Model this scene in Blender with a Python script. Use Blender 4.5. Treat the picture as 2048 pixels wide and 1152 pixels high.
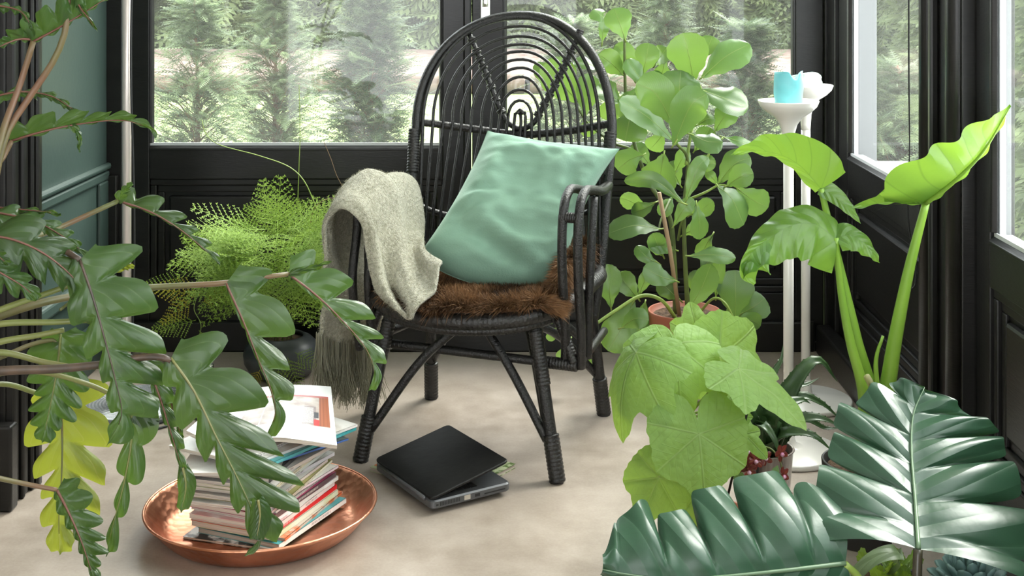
import bpy, math, random
import numpy as np
from mathutils import Vector, Matrix, noise

for o in list(bpy.data.objects):
    bpy.data.objects.remove(o, do_unlink=True)
SC = bpy.context.scene
COL = SC.collection
RND = random.Random(7)

# ---------------------------------------------------------------- camera
F, CX, CY, EYE = 2600.0, 1060.0, -50.0, 1.25
cam_d = bpy.data.cameras.new('camera')
cam = bpy.data.objects.new('camera', cam_d)
COL.objects.link(cam)
cam.location = (0, 0, EYE)
cam.rotation_euler = (math.pi / 2, 0, 0)
cam_d.sensor_width = 36.0
cam_d.lens = F / 2048.0 * 36.0
cam_d.shift_x = -(CX - 1024.0) / 2048.0
cam_d.shift_y = -(576.0 - CY) / 2048.0
cam_d.clip_start = 0.05
cam_d.clip_end = 200
SC.camera = cam

# ---------------------------------------------------------------- daylight
SC.view_settings.view_transform = 'Standard'
SC.view_settings.look = 'None'
SC.view_settings.gamma = 1.0
SC.view_settings.use_curve_mapping = False
SC.view_settings.exposure = 2.68
W = bpy.data.worlds.new('overcast_sky')
SC.world = W
W.use_nodes = True
wn = W.node_tree
bg = wn.nodes['Background']
bg.inputs['Color'].default_value = (0.95, 0.98, 1.0, 1)
bg.inputs['Strength'].default_value = 1.0
sun_d = bpy.data.lights.new('sun_offscreen', 'SUN')
sun_d.energy = 2.1
sun_d.angle = math.radians(40)
sun_d.color = (1.0, 0.97, 0.9)
sun = bpy.data.objects.new('sun_offscreen', sun_d)
COL.objects.link(sun)
sun.location = (4, 10, 9)
sun.rotation_euler = Vector((-0.6, -0.62, -1.0)).to_track_quat('-Z', 'Y').to_euler()

# ---------------------------------------------------------------- helpers
def P(px, py, d):
    """point seen at photo pixel (px, py) standing d metres from the lens"""
    return Vector(((px - CX) * d / F, d, EYE - (py - CY) * d / F))

BASE = {}

def tag(o, label, cat, group=None):
    o['label'] = label
    o['category'] = cat
    if group:
        o['group'] = group
    return o

def thing(name, label, cat, loc, group=None):
    o = bpy.data.objects.new(name, None)
    o.empty_display_size = 0.05
    COL.objects.link(o)
    o.location = loc
    BASE[o.name] = Vector(loc)
    return tag(o, label, cat, group)

def struct(name, loc=(0, 0, 0)):
    o = bpy.data.objects.new(name, None)
    o.empty_display_size = 0.05
    COL.objects.link(o)
    o.location = loc
    BASE[o.name] = Vector(loc)
    o['kind'] = 'structure'
    return o

def cr(pts, n):
    """Catmull-Rom through pts, n+1 samples evenly spaced by length"""
    pts = [Vector(p) for p in pts]
    if len(pts) == 2:
        return [pts[0].lerp(pts[1], i / n) for i in range(n + 1)]
    q = [pts[0] * 2 - pts[1]] + pts + [pts[-1] * 2 - pts[-2]]
    dense = []
    for i in range(1, len(q) - 2):
        a, b, c, d = q[i - 1], q[i], q[i + 1], q[i + 2]
        for k in range(16):
            t = k / 16
            dense.append(0.5 * ((2 * b) + (c - a) * t + (2 * a - 5 * b + 4 * c - d) * t * t
                                + (3 * b - a - 3 * c + d) * t * t * t))
    dense.append(pts[-1])
    L = [0.0]
    for i in range(1, len(dense)):
        L.append(L[-1] + (dense[i] - dense[i - 1]).length)
    out, j = [], 0
    for i in range(n + 1):
        s = L[-1] * i / n
        while j < len(L) - 2 and L[j + 1] < s:
            j += 1
        den = L[j + 1] - L[j]
        out.append(dense[j].lerp(dense[j + 1], 0 if den < 1e-9 else (s - L[j]) / den))
    return out

def lerp_table(tab, t):
    """tab = [(t, v), ...]"""
    if t <= tab[0][0]:
        return tab[0][1]
    for (a, va), (b, vb) in zip(tab, tab[1:]):
        if t <= b:
            k = (t - a) / (b - a)
            k = k * k * (3 - 2 * k)
            return va + (vb - va) * k
    return tab[-1][1]

class MB:
    def __init__(self):
        self.v, self.f, self.uv = [], [], []
    def add(self, vs, fs, uvs=None):
        b = len(self.v)
        self.v += [tuple(p) for p in vs]
        self.f += [tuple(i + b for i in q) for q in fs]
        self.uv += uvs if uvs else [(0.0, 0.0)] * len(vs)
        return self
    def tube(self, pts, r, seg=8, closed=False, caps=True, flat=1.0, nh=None):
        n = len(pts)
        pts = [Vector(p) for p in pts]
        T = []
        for i in range(n):
            a = pts[(i - 1) % n] if closed else pts[max(i - 1, 0)]
            b = pts[(i + 1) % n] if closed else pts[min(i + 1, n - 1)]
            t = (b - a)
            T.append(t.normalized() if t.length > 1e-9 else Vector((0, 0, 1)))
        up = Vector(nh) if nh else (Vector((0, 0, 1)) if abs(T[0].z) < 0.9 else Vector((1, 0, 0)))
        nrm = (up - T[0] * up.dot(T[0])).normalized()
        vs, uvs = [], []
        for i in range(n):
            nrm = (nrm - T[i] * nrm.dot(T[i]))
            nrm = nrm.normalized() if nrm.length > 1e-6 else T[i].orthogonal().normalized()
            bn = T[i].cross(nrm)
            rr = r(i / (n - 1)) if callable(r) else r
            for k in range(seg):
                a = 2 * math.pi * k / seg
                vs.append(pts[i] + nrm * (math.cos(a) * rr * flat) + bn * (math.sin(a) * rr))
                uvs.append((i / (n - 1), k / seg))
        fs = []
        m = n if closed else n - 1
        for i in range(m):
            for k in range(seg):
                a, b = i * seg + k, i * seg + (k + 1) % seg
                c, d = ((i + 1) % n) * seg + (k + 1) % seg, ((i + 1) % n) * seg + k
                fs.append((a, b, c, d))
        if caps and not closed:
            fs.append(tuple(range(seg - 1, -1, -1)))
            fs.append(tuple((n - 1) * seg + k for k in range(seg)))
        return self.add(vs, fs, uvs)
    def lathe(self, prof, c=(0, 0, 0), seg=48, jit=None):
        c = Vector(c)
        vs, fs = [], []
        for (r, z) in prof:
            for k in range(seg):
                a = 2 * math.pi * k / seg
                rr = r * (1 + (jit(a, z) if jit else 0))
                vs.append(c + Vector((math.cos(a) * rr, math.sin(a) * rr, z)))
        n = len(prof)
        for i in range(n - 1):
            for k in range(seg):
                fs.append((i * seg + k, i * seg + (k + 1) % seg, (i + 1) * seg + (k + 1) % seg, (i + 1) * seg + k))
        if prof[0][0] > 1e-5:
            fs.append(tuple(range(seg - 1, -1, -1)))
        if prof[-1][0] > 1e-5:
            fs.append(tuple((n - 1) * seg + k for k in range(seg)))
        return self.add(vs, fs)
    def box(self, lo, hi, fr=None):
        """fr = (origin, u, n, z) local axes"""
        vs = []
        for x in (lo[0], hi[0]):
            for y in (lo[1], hi[1]):
                for z in (lo[2], hi[2]):
                    if fr:
                        vs.append(fr[0] + fr[1] * x + fr[2] * y + fr[3] * z)
                    else:
                        vs.append(Vector((x, y, z)))
        fs = [(0, 1, 3, 2), (4, 6, 7, 5), (0, 4, 5, 1), (2, 3, 7, 6), (0, 2, 6, 4), (1, 5, 7, 3)]
        if fr:
            det = fr[1].cross(fr[2]).dot(fr[3])
            if det < 0:
                fs = [f[::-1] for f in fs]
        return self.add(vs, fs)
    def grid(self, rows, uv=True, wrap=False):
        nr, nc = len(rows), len(rows[0])
        vs, uvs, fs = [], [], []
        for i, r in enumerate(rows):
            for j, p in enumerate(r):
                vs.append(p)
                uvs.append((i / (nr - 1), j / (nc - 1)))
        for i in range(nr - 1):
            for j in range(nc - 1):
                fs.append((i * nc + j, i * nc + j + 1, (i + 1) * nc + j + 1, (i + 1) * nc + j))
        return self.add(vs, fs, uvs)
    def build(self, name, mat, parent=None, smooth=True, bevel=0, loc=None, attr=None, solid=0):
        base = Vector((0, 0, 0))
        if parent is not None:
            base = BASE[parent.name]
        elif loc is not None:
            base = Vector(loc)
        me = bpy.data.meshes.new(name)
        me.from_pydata([(p[0] - base.x, p[1] - base.y, p[2] - base.z) for p in self.v], [], self.f)
        if any(u != (0.0, 0.0) for u in self.uv):
            ul = me.uv_layers.new(name='UVMap')
            li = np.empty(len(me.loops), dtype=np.int32)
            me.loops.foreach_get('vertex_index', li)
            ul.data.foreach_set('uv', np.array(self.uv, dtype=np.float32)[li].ravel())
        if attr is not None:
            at = me.attributes.new('shade', 'FLOAT', 'POINT')
            at.data.foreach_set('value', np.array(attr, dtype=np.float32))
        if smooth:
            me.polygons.foreach_set('use_smooth', [True] * len(me.polygons))
        me.update()
        me.materials.append(mat)
        o = bpy.data.objects.new(name, me)
        COL.objects.link(o)
        BASE[o.name] = base
        if parent is not None:
            o.parent = parent
        elif loc is not None:
            o.location = loc
        if bevel:
            b = o.modifiers.new('bevel', 'BEVEL')
            b.width = bevel
            b.segments = 2
            b.limit_method = 'ANGLE'
        if solid:
            s = o.modifiers.new('thick', 'SOLIDIFY')
            s.thickness = solid
            s.offset = 0
        return o

# ---------------------------------------------------------------- materials
def new_mat(name):
    m = bpy.data.materials.new(name)
    m.use_nodes = True
    nt = m.node_tree
    nt.nodes.clear()
    out = nt.nodes.new('ShaderNodeOutputMaterial')
    return m, nt, out

def nd(nt, kind, **kw):
    n = nt.nodes.new('ShaderNode' + kind)
    for k, v in kw.items():
        if k in n.inputs:
            n.inputs[k].default_value = v
        else:
            setattr(n, k, v)
    return n

def rgba(c):
    return (c[0], c[1], c[2], 1.0)

def math_n(nt, op, a, b=None, clamp=False):
    n = nt.nodes.new('ShaderNodeMath')
    n.operation = op
    n.use_clamp = clamp
    for i, x in enumerate((a, b)):
        if x is None:
            continue
        if isinstance(x, (int, float)):
            n.inputs[i].default_value = x
        else:
            nt.links.new(x, n.inputs[i])
    return n.outputs[0]

def mixc(nt, fac, a, b):
    n = nt.nodes.new('ShaderNodeMix')
    n.data_type = 'RGBA'
    for s, x in ((n.inputs[0], fac), (n.inputs[6], a), (n.inputs[7], b)):
        if isinstance(x, (int, float)):
            s.default_value = x
        elif isinstance(x, (tuple, list)):
            s.default_value = rgba(x)
        else:
            nt.links.new(x, s)
    return n.outputs[2]

def pmat(name, base, rough=0.5, metal=0.0, col2=None, vscale=8.0, bump=0.0, bscale=60.0, stretch=None,
         spec=0.5, coat=0.0, transl=0.0, sheen=0.0, sss=0.0, detail=4.0, vlo=0.35, vhi=0.65):
    m, nt, out = new_mat(name)
    L = nt.links
    p = nd(nt, 'BsdfPrincipled', Roughness=rough, Metallic=metal)
    p.inputs['Specular IOR Level'].default_value = spec
    p.inputs['Coat Weight'].default_value = coat
    p.inputs['Sheen Weight'].default_value = sheen
    if sss:
        p.inputs['Subsurface Weight'].default_value = sss
        p.inputs['Subsurface Radius'].default_value = (0.02, 0.03, 0.03)
    tc = nd(nt, 'TexCoord')
    vec = tc.outputs['Object']
    if stretch:
        mp = nd(nt, 'Mapping')
        mp.inputs['Scale'].default_value = stretch
        L.new(vec, mp.inputs['Vector'])
        vec = mp.outputs['Vector']
    col = None
    if col2:
        nz = nd(nt, 'TexNoise', Scale=vscale, Detail=detail)
        L.new(vec, nz.inputs['Vector'])
        rp = nd(nt, 'ValToRGB')
        rp.color_ramp.elements[0].position = vlo
        rp.color_ramp.elements[0].color = rgba(base)
        rp.color_ramp.elements[1].position = vhi
        rp.color_ramp.elements[1].color = rgba(col2)
        L.new(nz.outputs['Fac'], rp.inputs['Fac'])
        col = rp.outputs['Color']
        L.new(col, p.inputs['Base Color'])
    else:
        p.inputs['Base Color'].default_value = rgba(base)
    if bump:
        nb = nd(nt, 'TexNoise', Scale=bscale, Detail=6.0)
        L.new(vec, nb.inputs['Vector'])
        bp = nd(nt, 'Bump', Strength=bump, Distance=0.01)
        L.new(nb.outputs['Fac'], bp.inputs['Height'])
        L.new(bp.outputs['Normal'], p.inputs['Normal'])
    sh = p.outputs[0]
    if transl:
        tr = nd(nt, 'BsdfTranslucent')
        if col:
            L.new(col, tr.inputs['Color'])
        else:
            tr.inputs['Color'].default_value = rgba(base)
        mx = nd(nt, 'MixShader')
        mx.inputs[0].default_value = transl
        L.new(sh, mx.inputs[1])
        L.new(tr.outputs[0], mx.inputs[2])
        sh = mx.outputs[0]
    L.new(sh, out.inputs['Surface'])
    return m

def leafmat(name, col, vein, tcol, rough=0.35, transl=0.35, nv=9.0, vk=3.0, veinw=0.9, vstr=0.35,
            bump=0.25, var=0.25, mid=0.045, spec=0.5, blotch=None):
    """leaf blade: uv.x runs along the midrib, uv.y is the signed distance from it"""
    m, nt, out = new_mat(name)
    L = nt.links
    uv = nd(nt, 'UVMap')
    sp = nd(nt, 'SeparateXYZ')
    L.new(uv.outputs[0], sp.inputs[0])
    u, v = sp.outputs[0], sp.outputs[1]
    a = math_n(nt, 'ABSOLUTE', v)
    midm = math_n(nt, 'SUBTRACT', 1.0, math_n(nt, 'DIVIDE', a, mid), True)
    x = math_n(nt, 'SUBTRACT', math_n(nt, 'MULTIPLY', u, nv), math_n(nt, 'MULTIPLY', a, vk))
    fr = math_n(nt, 'ABSOLUTE', math_n(nt, 'SUBTRACT', math_n(nt, 'FRACT', x), 0.5))
    fr2 = math_n(nt, 'MULTIPLY', fr, 2.0)
    lat = math_n(nt, 'DIVIDE', math_n(nt, 'SUBTRACT', fr2, veinw), 1.0 - veinw, True)
    vm = math_n(nt, 'MAXIMUM', midm, math_n(nt, 'MULTIPLY', lat, vstr), True)
    oi = nd(nt, 'ObjectInfo')
    tc = nd(nt, 'TexCoord')
    nz = nd(nt, 'TexNoise', Scale=14.0, Detail=4.0)
    L.new(tc.outputs['Object'], nz.inputs['Vector'])
    r = math_n(nt, 'ADD', math_n(nt, 'MULTIPLY', oi.outputs['Random'], var * 2), 1.0 - var)
    r2 = math_n(nt, 'MULTIPLY', r, math_n(nt, 'ADD', math_n(nt, 'MULTIPLY', nz.outputs['Fac'], 0.5), 0.75))
    vec = nd(nt, 'VectorMath', operation='SCALE')
    vec.inputs[0].default_value = col
    L.new(r2, vec.inputs['Scale'])
    base = vec.outputs[0]
    if blotch:
        nb = nd(nt, 'TexNoise', Scale=7.0, Detail=5.0)
        L.new(tc.outputs['Object'], nb.inputs['Vector'])
        k = math_n(nt, 'MULTIPLY', math_n(nt, 'SUBTRACT', nb.outputs['Fac'], 0.5), 4.0, True)
        base = mixc(nt, k, base, blotch)
    cc = mixc(nt, vm, base, vein)
    p = nd(nt, 'BsdfPrincipled', Roughness=rough)
    p.inputs['Specular IOR Level'].default_value = spec
    L.new(cc, p.inputs['Base Color'])
    hb = math_n(nt, 'ADD', math_n(nt, 'MULTIPLY', fr2, -0.6), math_n(nt, 'MULTIPLY', nz.outputs['Fac'], 0.3))
    bp = nd(nt, 'Bump', Strength=bump, Distance=0.006)
    L.new(hb, bp.inputs['Height'])
    L.new(bp.outputs['Normal'], p.inputs['Normal'])
    tr = nd(nt, 'BsdfTranslucent')
    tm = mixc(nt, math_n(nt, 'MULTIPLY', vm, 0.5), tcol, vein)
    L.new(tm, tr.inputs['Color'])
    mx = nd(nt, 'MixShader')
    mx.inputs[0].default_value = transl
    L.new(p.outputs[0], mx.inputs[1])
    L.new(tr.outputs[0], mx.inputs[2])
    L.new(mx.outputs[0], out.inputs['Surface'])
    return m

def palmmat(name, col, vein, tcol, angles, rough=0.6, transl=0.35, bump=0.5):
    """palmate blade: uv.x is the angle from the tip, uv.y the distance from the stalk"""
    m, nt, out = new_mat(name)
    L = nt.links
    uv = nd(nt, 'UVMap')
    sp = nd(nt, 'SeparateXYZ')
    L.new(uv.outputs[0], sp.inputs[0])
    u, v = sp.outputs[0], sp.outputs[1]
    best = None
    for a in angles:
        dd = math_n(nt, 'MULTIPLY', math_n(nt, 'ABSOLUTE', math_n(nt, 'SUBTRACT', u, a)), v)
        best = dd if best is None else math_n(nt, 'MINIMUM', best, dd)
    vm = math_n(nt, 'SUBTRACT', 1.0, math_n(nt, 'DIVIDE', best, 0.022), True)
    # side veins leave each main vein: stripes over (distance along - distance across)
    x = math_n(nt, 'MULTIPLY', math_n(nt, 'SUBTRACT', v, math_n(nt, 'MULTIPLY', best, 0.9)), 8.0)
    fr = math_n(nt, 'MULTIPLY', math_n(nt, 'ABSOLUTE', math_n(nt, 'SUBTRACT', math_n(nt, 'FRACT', x), 0.5)), 2.0)
    lat = math_n(nt, 'DIVIDE', math_n(nt, 'SUBTRACT', fr, 0.86), 0.14, True)
    vm2 = math_n(nt, 'MAXIMUM', vm, math_n(nt, 'MULTIPLY', lat, 0.22), True)
    tc = nd(nt, 'TexCoord')
    vo = nd(nt, 'TexVoronoi', Scale=90.0)
    L.new(tc.outputs['Object'], vo.inputs['Vector'])
    nz = nd(nt, 'TexNoise', Scale=10.0, Detail=4.0)
    L.new(tc.outputs['Object'], nz.inputs['Vector'])
    oi = nd(nt, 'ObjectInfo')
    r = math_n(nt, 'MULTIPLY', math_n(nt, 'ADD', math_n(nt, 'MULTIPLY', oi.outputs['Random'], 0.3), 0.85),
               math_n(nt, 'ADD', math_n(nt, 'MULTIPLY', nz.outputs['Fac'], 0.4), 0.8))
    vec = nd(nt, 'VectorMath', operation='SCALE')
    vec.inputs[0].default_value = col
    L.new(r, vec.inputs['Scale'])
    cc = mixc(nt, math_n(nt, 'MULTIPLY', vm2, 0.6), vec.outputs[0], vein)
    p = nd(nt, 'BsdfPrincipled', Roughness=rough)
    p.inputs['Specular IOR Level'].default_value = 0.35
    L.new(cc, p.inputs['Base Color'])
    h = math_n(nt, 'ADD', math_n(nt, 'MULTIPLY', vm2, -1.0), math_n(nt, 'MULTIPLY', vo.outputs['Distance'], -0.7))
    bp = nd(nt, 'Bump', Strength=bump, Distance=0.004)
    L.new(h, bp.inputs['Height'])
    L.new(bp.outputs['Normal'], p.inputs['Normal'])
    tr = nd(nt, 'BsdfTranslucent')
    tr.inputs['Color'].default_value = rgba(tcol)
    mx = nd(nt, 'MixShader')
    mx.inputs[0].default_value = transl
    L.new(p.outputs[0], mx.inputs[1])
    L.new(tr.outputs[0], mx.inputs[2])
    L.new(mx.outputs[0], out.inputs['Surface'])
    return m

def shademat(name, c0, c1, rough=0.6, transl=0.3, spec=0.3):
    """colour runs from c0 to c1 over the mesh attribute 'shade' (plant growth, fibre mix)"""
    m, nt, out = new_mat(name)
    L = nt.links
    at = nd(nt, 'Attribute', attribute_name='shade')
    c = mixc(nt, at.outputs['Fac'], c0, c1)
    p = nd(nt, 'BsdfPrincipled', Roughness=rough)
    p.inputs['Specular IOR Level'].default_value = spec
    L.new(c, p.inputs['Base Color'])
    tr = nd(nt, 'BsdfTranslucent')
    L.new(c, tr.inputs['Color'])
    mx = nd(nt, 'MixShader')
    mx.inputs[0].default_value = transl
    L.new(p.outputs[0], mx.inputs[1])
    L.new(tr.outputs[0], mx.inputs[2])
    L.new(mx.outputs[0], out.inputs['Surface'])
    return m

def glassmat(name, tint=(0.97, 0.99, 0.98), ior=1.45, veil=0.0):
    m, nt, out = new_mat(name)
    L = nt.links
    t = nd(nt, 'BsdfTransparent')
    t.inputs['Color'].default_value = rgba(tint)
    g = nd(nt, 'BsdfGlossy', Roughness=0.02)
    lw = nd(nt, 'LayerWeight', Blend=0.5)
    k = math_n(nt, 'POWER', lw.outputs['Facing'], 5.0)
    fac = math_n(nt, 'ADD', math_n(nt, 'MULTIPLY', k, 0.55), (ior - 1) ** 2 / (ior + 1) ** 2 * 0.6, True)
    mx = nd(nt, 'MixShader')
    L.new(fac, mx.inputs[0])
    L.new(t.outputs[0], mx.inputs[1])
    L.new(g.outputs[0], mx.inputs[2])
    if veil:
        dv = nd(nt, 'BsdfTranslucent')
        dv.inputs['Color'].default_value = (1, 1, 1, 1)
        m2 = nd(nt, 'MixShader')
        m2.inputs[0].default_value = veil
        L.new(mx.outputs[0], m2.inputs[1])
        L.new(dv.outputs[0], m2.inputs[2])
        mx = m2
    L.new(mx.outputs[0], out.inputs['Surface'])
    return m

M = {}
M['black_paint'] = pmat('black satin paint on wood', (0.0065, 0.0060, 0.0054), 0.34, col2=(0.0105, 0.0098, 0.0090), vscale=3, bump=0.06, bscale=40, stretch=(1, 1, 6), spec=0.38)
M['green_paint'] = pmat('dark green wall paint', (0.028, 0.048, 0.041), 0.42, col2=(0.033, 0.055, 0.047), vscale=2, bump=0.04, bscale=60)
M['alu'] = pmat('pale window reveal', (0.55, 0.56, 0.57), 0.4)
M['steel'] = pmat('brushed steel', (0.72, 0.70, 0.67), 0.28, 1.0)
M['glass'] = glassmat('window glass with glare veil', veil=0.014)  # white veil mixed into the panes imitates glare from outdoors
M['clear_glass'] = glassmat('clear bottle glass', (0.86, 0.9, 0.88), 1.5)
M['soil'] = pmat('brown potting soil', (0.05, 0.028, 0.016), 0.95, col2=(0.16, 0.095, 0.055), vscale=70, bump=1.0, bscale=130)
M['terracotta'] = pmat('terracotta plastic', (0.34, 0.10, 0.055), 0.5, col2=(0.42, 0.13, 0.07), vscale=6)
M['white_lacquer'] = pmat('cream white lacquer', (0.78, 0.75, 0.70), 0.25, coat=0.3)
# ================================================================ SETTING
def concrete():
    m, nt, out = new_mat('polished beige concrete')
    L = nt.links
    tc = nd(nt, 'TexCoord')
    n1 = nd(nt, 'TexNoise', Scale=1.6, Detail=7.0, Roughness=0.6)
    n2 = nd(nt, 'TexNoise', Scale=9.0, Detail=8.0, Roughness=0.65)
    n3 = nd(nt, 'TexNoise', Scale=160.0, Detail=3.0)
    for n in (n1, n2, n3):
        L.new(tc.outputs['Object'], n.inputs['Vector'])
    s = math_n(nt, 'ADD', math_n(nt, 'MULTIPLY', n1.outputs['Fac'], 0.6), math_n(nt, 'MULTIPLY', n2.outputs['Fac'], 0.4))
    s = math_n(nt, 'ADD', s, math_n(nt, 'MULTIPLY', math_n(nt, 'SUBTRACT', n3.outputs['Fac'], 0.5), 0.12))
    rp = nd(nt, 'ValToRGB')
    e = rp.color_ramp.elements
    e[0].position, e[0].color = 0.36, (0.235, 0.19, 0.152, 1)
    e[1].position, e[1].color = 0.64, (0.425, 0.365, 0.316, 1)
    k = e.new(0.5)
    k.color = (0.335, 0.28, 0.234, 1)
    L.new(s, rp.inputs['Fac'])
    p = nd(nt, 'BsdfPrincipled')
    L.new(rp.outputs[0], p.inputs['Base Color'])
    L.new(math_n(nt, 'ADD', math_n(nt, 'MULTIPLY', n2.outputs['Fac'], 0.3), 0.25), p.inputs['Roughness'])
    bp = nd(nt, 'Bump', Strength=0.06, Distance=0.01)
    L.new(n2.outputs['Fac'], bp.inputs['Height'])
    L.new(bp.outputs[0], p.inputs['Normal'])
    L.new(p.outputs[0], out.inputs['Surface'])
    return m

o = MB().box((-3.2, -2.5, -0.1), (1.06, 4.40, 0.0)).build('floor', concrete(), smooth=False)
o['kind'] = 'structure'
o = MB().box((-3.3, -2.5, 2.5), (1.12, 4.45, 2.62)).build('ceiling', pmat('white ceiling plaster', (0.8, 0.79, 0.76), 0.8, bump=0.05), smooth=False)
o['kind'] = 'structure'
BP = M['black_paint']
XA, YA, ZA = Vector((1, 0, 0)), Vector((0, 1, 0)), Vector((0, 0, 1))
TOP = 2.5

def glazed_leaf(root, org, U, N, u0, u1, g0, g1, ztop=2.36, zb=0.03):
    """panelled glass door leaf: U along the wall, N into the room"""
    fr = (Vector(org), U, N, ZA)
    bx = lambda nm, lo, hi, mt=BP, bv=0.003: MB().box(lo, hi, fr).build(nm, mt, root, False, bv)
    bx('stile', (u0, -0.036, zb), (g0, 0, ztop + 0.1))
    bx('stile', (g1, -0.036, zb), (u1, 0, ztop + 0.1))
    bx('rail', (g0, -0.06, ztop), (g1, 0, ztop + 0.1))
    bx('rail', (g0, -0.06, 0.57), (g1, 0, 0.668))
    bx('rail', (g0, -0.06, zb), (g1, 0, 0.19))
    # lower panel: recessed field inside a raised, stepped moulding
    bx('panel', (g0, -0.05, 0.19), (g1, -0.028, 0.57))
    for (a, b, nn) in ((0.0, 0.022, -0.008), (0.022, 0.046, -0.018)):
        z0, z1 = 0.19 + a, 0.57 - a
        q0, q1 = g0 + a, g1 - a
        t = b - a
        bx('moulding', (q0, -0.03, z1 - t), (q1, nn, z1), BP, 0.004)
        bx('moulding', (q0, -0.03, z0), (q1, nn, z0 + t), BP, 0.004)
        bx('moulding', (q0, -0.03, z0 + t), (q0 + t, nn, z1 - t), BP, 0.004)
        bx('moulding', (q1 - t, -0.03, z0 + t), (q1, nn, z1 - t), BP, 0.004)
    # raised centre field
    bx('panel_field', (g0 + 0.06, -0.03, 0.262), (g1 - 0.06, -0.012, 0.512), BP, 0.01)
    # glass, spacer and sloped glazing beads
    bx('pane', (g0 + 0.0005, -0.020, 0.669), (g1 - 0.0005, -0.014, ztop - 0.0005), M['glass'], 0)
    bw = 0.02
    for (a, b) in (((g0, g0 + 0.007)), ((g1 - 0.007, g1))):
        bx('spacer', (a, -0.034, 0.668), (b, -0.0205, ztop), M['alu'], 0)
    bx('spacer', (g0 + 0.0005, -0.0135, 0.668), (g1 - 0.0005, -0.010, 0.690), M['alu'], 0)  # pale strip standing in for the bright sky reflection on the bead
    bx('outer_bead', (g0, -0.05, 0.655), (g1, -0.0205, 0.684), M['alu'], 0)
    mb = MB()
    q = [(-0.0098, 0.668), (-0.0098, 0.682), (0.002, 0.672), (0.002, 0.664)]
    for uu in (g0, g1):
        mb.v += [tuple(fr[0] + U * uu + N * n + ZA * z) for n, z in q]
    mb.uv = [(0.0, 0.0)] * 8
    mb.f = [(0, 1, 2, 3), (7, 6, 5, 4)] + [(i, i + 4, (i + 1) % 4 + 4, (i + 1) % 4) for i in range(4)]
    mb.build('glazing_bead', BP, root, False, 0.002)
    for s, gg in ((1, g0), (-1, g1)):
        mb = MB()
        q = [(gg, -0.0135), (gg + s * 0.014, -0.0135), (gg + s * 0.008, -0.002), (gg, 0.0)]
        for zz in (0.69, ztop):
            mb.v += [tuple(fr[0] + U * u + N * n + ZA * zz) for u, n in q]
        mb.uv = [(0.0, 0.0)] * 8
        mb.f = [(0, 1, 2, 3), (7, 6, 5, 4)] + [(i, i + 4, (i + 1) % 4 + 4, (i + 1) % 4) for i in range(4)]
        mb.build('glazing_bead', BP, root, False, 0.002)

BY = 4.33          # back wall plane
RX = 1.0           # right wall plane
# back wall: two glazed leaves
d1 = struct('door_1', (-0.78, BY, 0))
glazed_leaf(d1, (0, BY, 0), XA, -YA, -1.345, -0.197, -1.268, -0.291)
d2 = struct('door_2', (0.39, BY, 0))
glazed_leaf(d2, (0, BY, 0), XA, -YA, -0.193, 0.977, -0.090, 0.884)
# lever handle on the meeting stile
MB().box((-0.166, BY - 0.012, 1.10), (-0.132, BY + 0.0, 1.42)).build('handle_plate', M['steel'], d2, False, 0.004)
MB().tube(cr([(-0.153, BY - 0.01, 1.36), (-0.153, BY - 0.05, 1.36), (-0.151, BY - 0.058, 1.30), (-0.148, BY - 0.058, 1.145)], 20), 0.0095, 10).build('handle', M['steel'], d2)
wb = struct('wall_back', (0, BY, 0))
bx = lambda nm, lo, hi, par, mt=BP, bv=0.003: MB().box(lo, hi).build(nm, mt, par, False, bv)
bx('post', (-1.42, BY - 0.03, 0), (-1.347, BY + 0.09, TOP), wb, BP, 0.006)
bx('post', (-1.402, BY - 0.05, 0), (-1.36, BY - 0.028, 0.59), wb, BP, 0.006)
bx('post', (0.979, BY - 0.012, 0), (1.06, BY + 0.09, TOP), wb)
bx('astragal', (-0.222, BY - 0.012, 0.03), (-0.196, BY + 0.0, TOP - 0.05), wb, BP, 0.006)
bx('lintel', (-1.347, BY - 0.02, 2.462), (0.979, BY + 0.09, TOP), wb)
bx('threshold', (-1.347, BY - 0.012, 0), (0.979, BY + 0.09, 0.028), wb)
o = MB().box((-1.347, BY - 0.024, 0.0), (0.944, BY - 0.0005, 0.10)).build('baseboard_back', BP, None, False, 0.006)
o['kind'] = 'structure'

# right wall: two glazed leaves, posts with rounded mouldings
w1 = struct('window_1', (RX, 3.7, 0))
glazed_leaf(w1, (RX, 0, 0), YA, -XA, 3.215, 4.21, 3.285, 4.10)
w2 = struct('window_2', (RX, 2.2, 0))
glazed_leaf(w2, (RX, 0, 0), YA, -XA, 1.45, 2.915, 1.55, 2.83)
GR = pmat('grey outer window frame', (0.17, 0.175, 0.18), 0.4)
for root, ya, yb in ((w1, 3.285, 4.10), (w2, 1.55, 2.83)):
    # pale outer reveals behind the glass
    bx('outer_reveal', (RX + 0.037, yb + 0.004, 0.66), (RX + (0.095 if root is w1 else 0.05), yb + 0.05, 2.38), root, GR, 0.002)
    bx('outer_reveal', (RX + 0.037, ya - 0.05, 0.66), (RX + 0.095, ya - 0.004, 2.38), root, GR, 0.002)
    bx('outer_sill', (RX + 0.062, ya - 0.04, 0.62), (RX + 0.2, yb + 0.04, 0.658), root, M['alu'], 0.002)
for root, ya, yb in ((d1, -1.268, -0.291), (d2, -0.090, 0.884)):
    bx('outer_sill', (ya - 0.04, BY + 0.062, 0.60), (yb + 0.04, BY + 0.17, 0.64), root, M['alu'], 0.002)
wr = struct('wall_right', (RX, 3.0, 0))
bx('post', (RX - 0.012, 4.215, 0), (RX + 0.09, BY - 0.013, TOP), wr)
bx('post', (RX - 0.03, 2.92, 0), (RX + 0.09, 3.21, TOP), wr)
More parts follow.
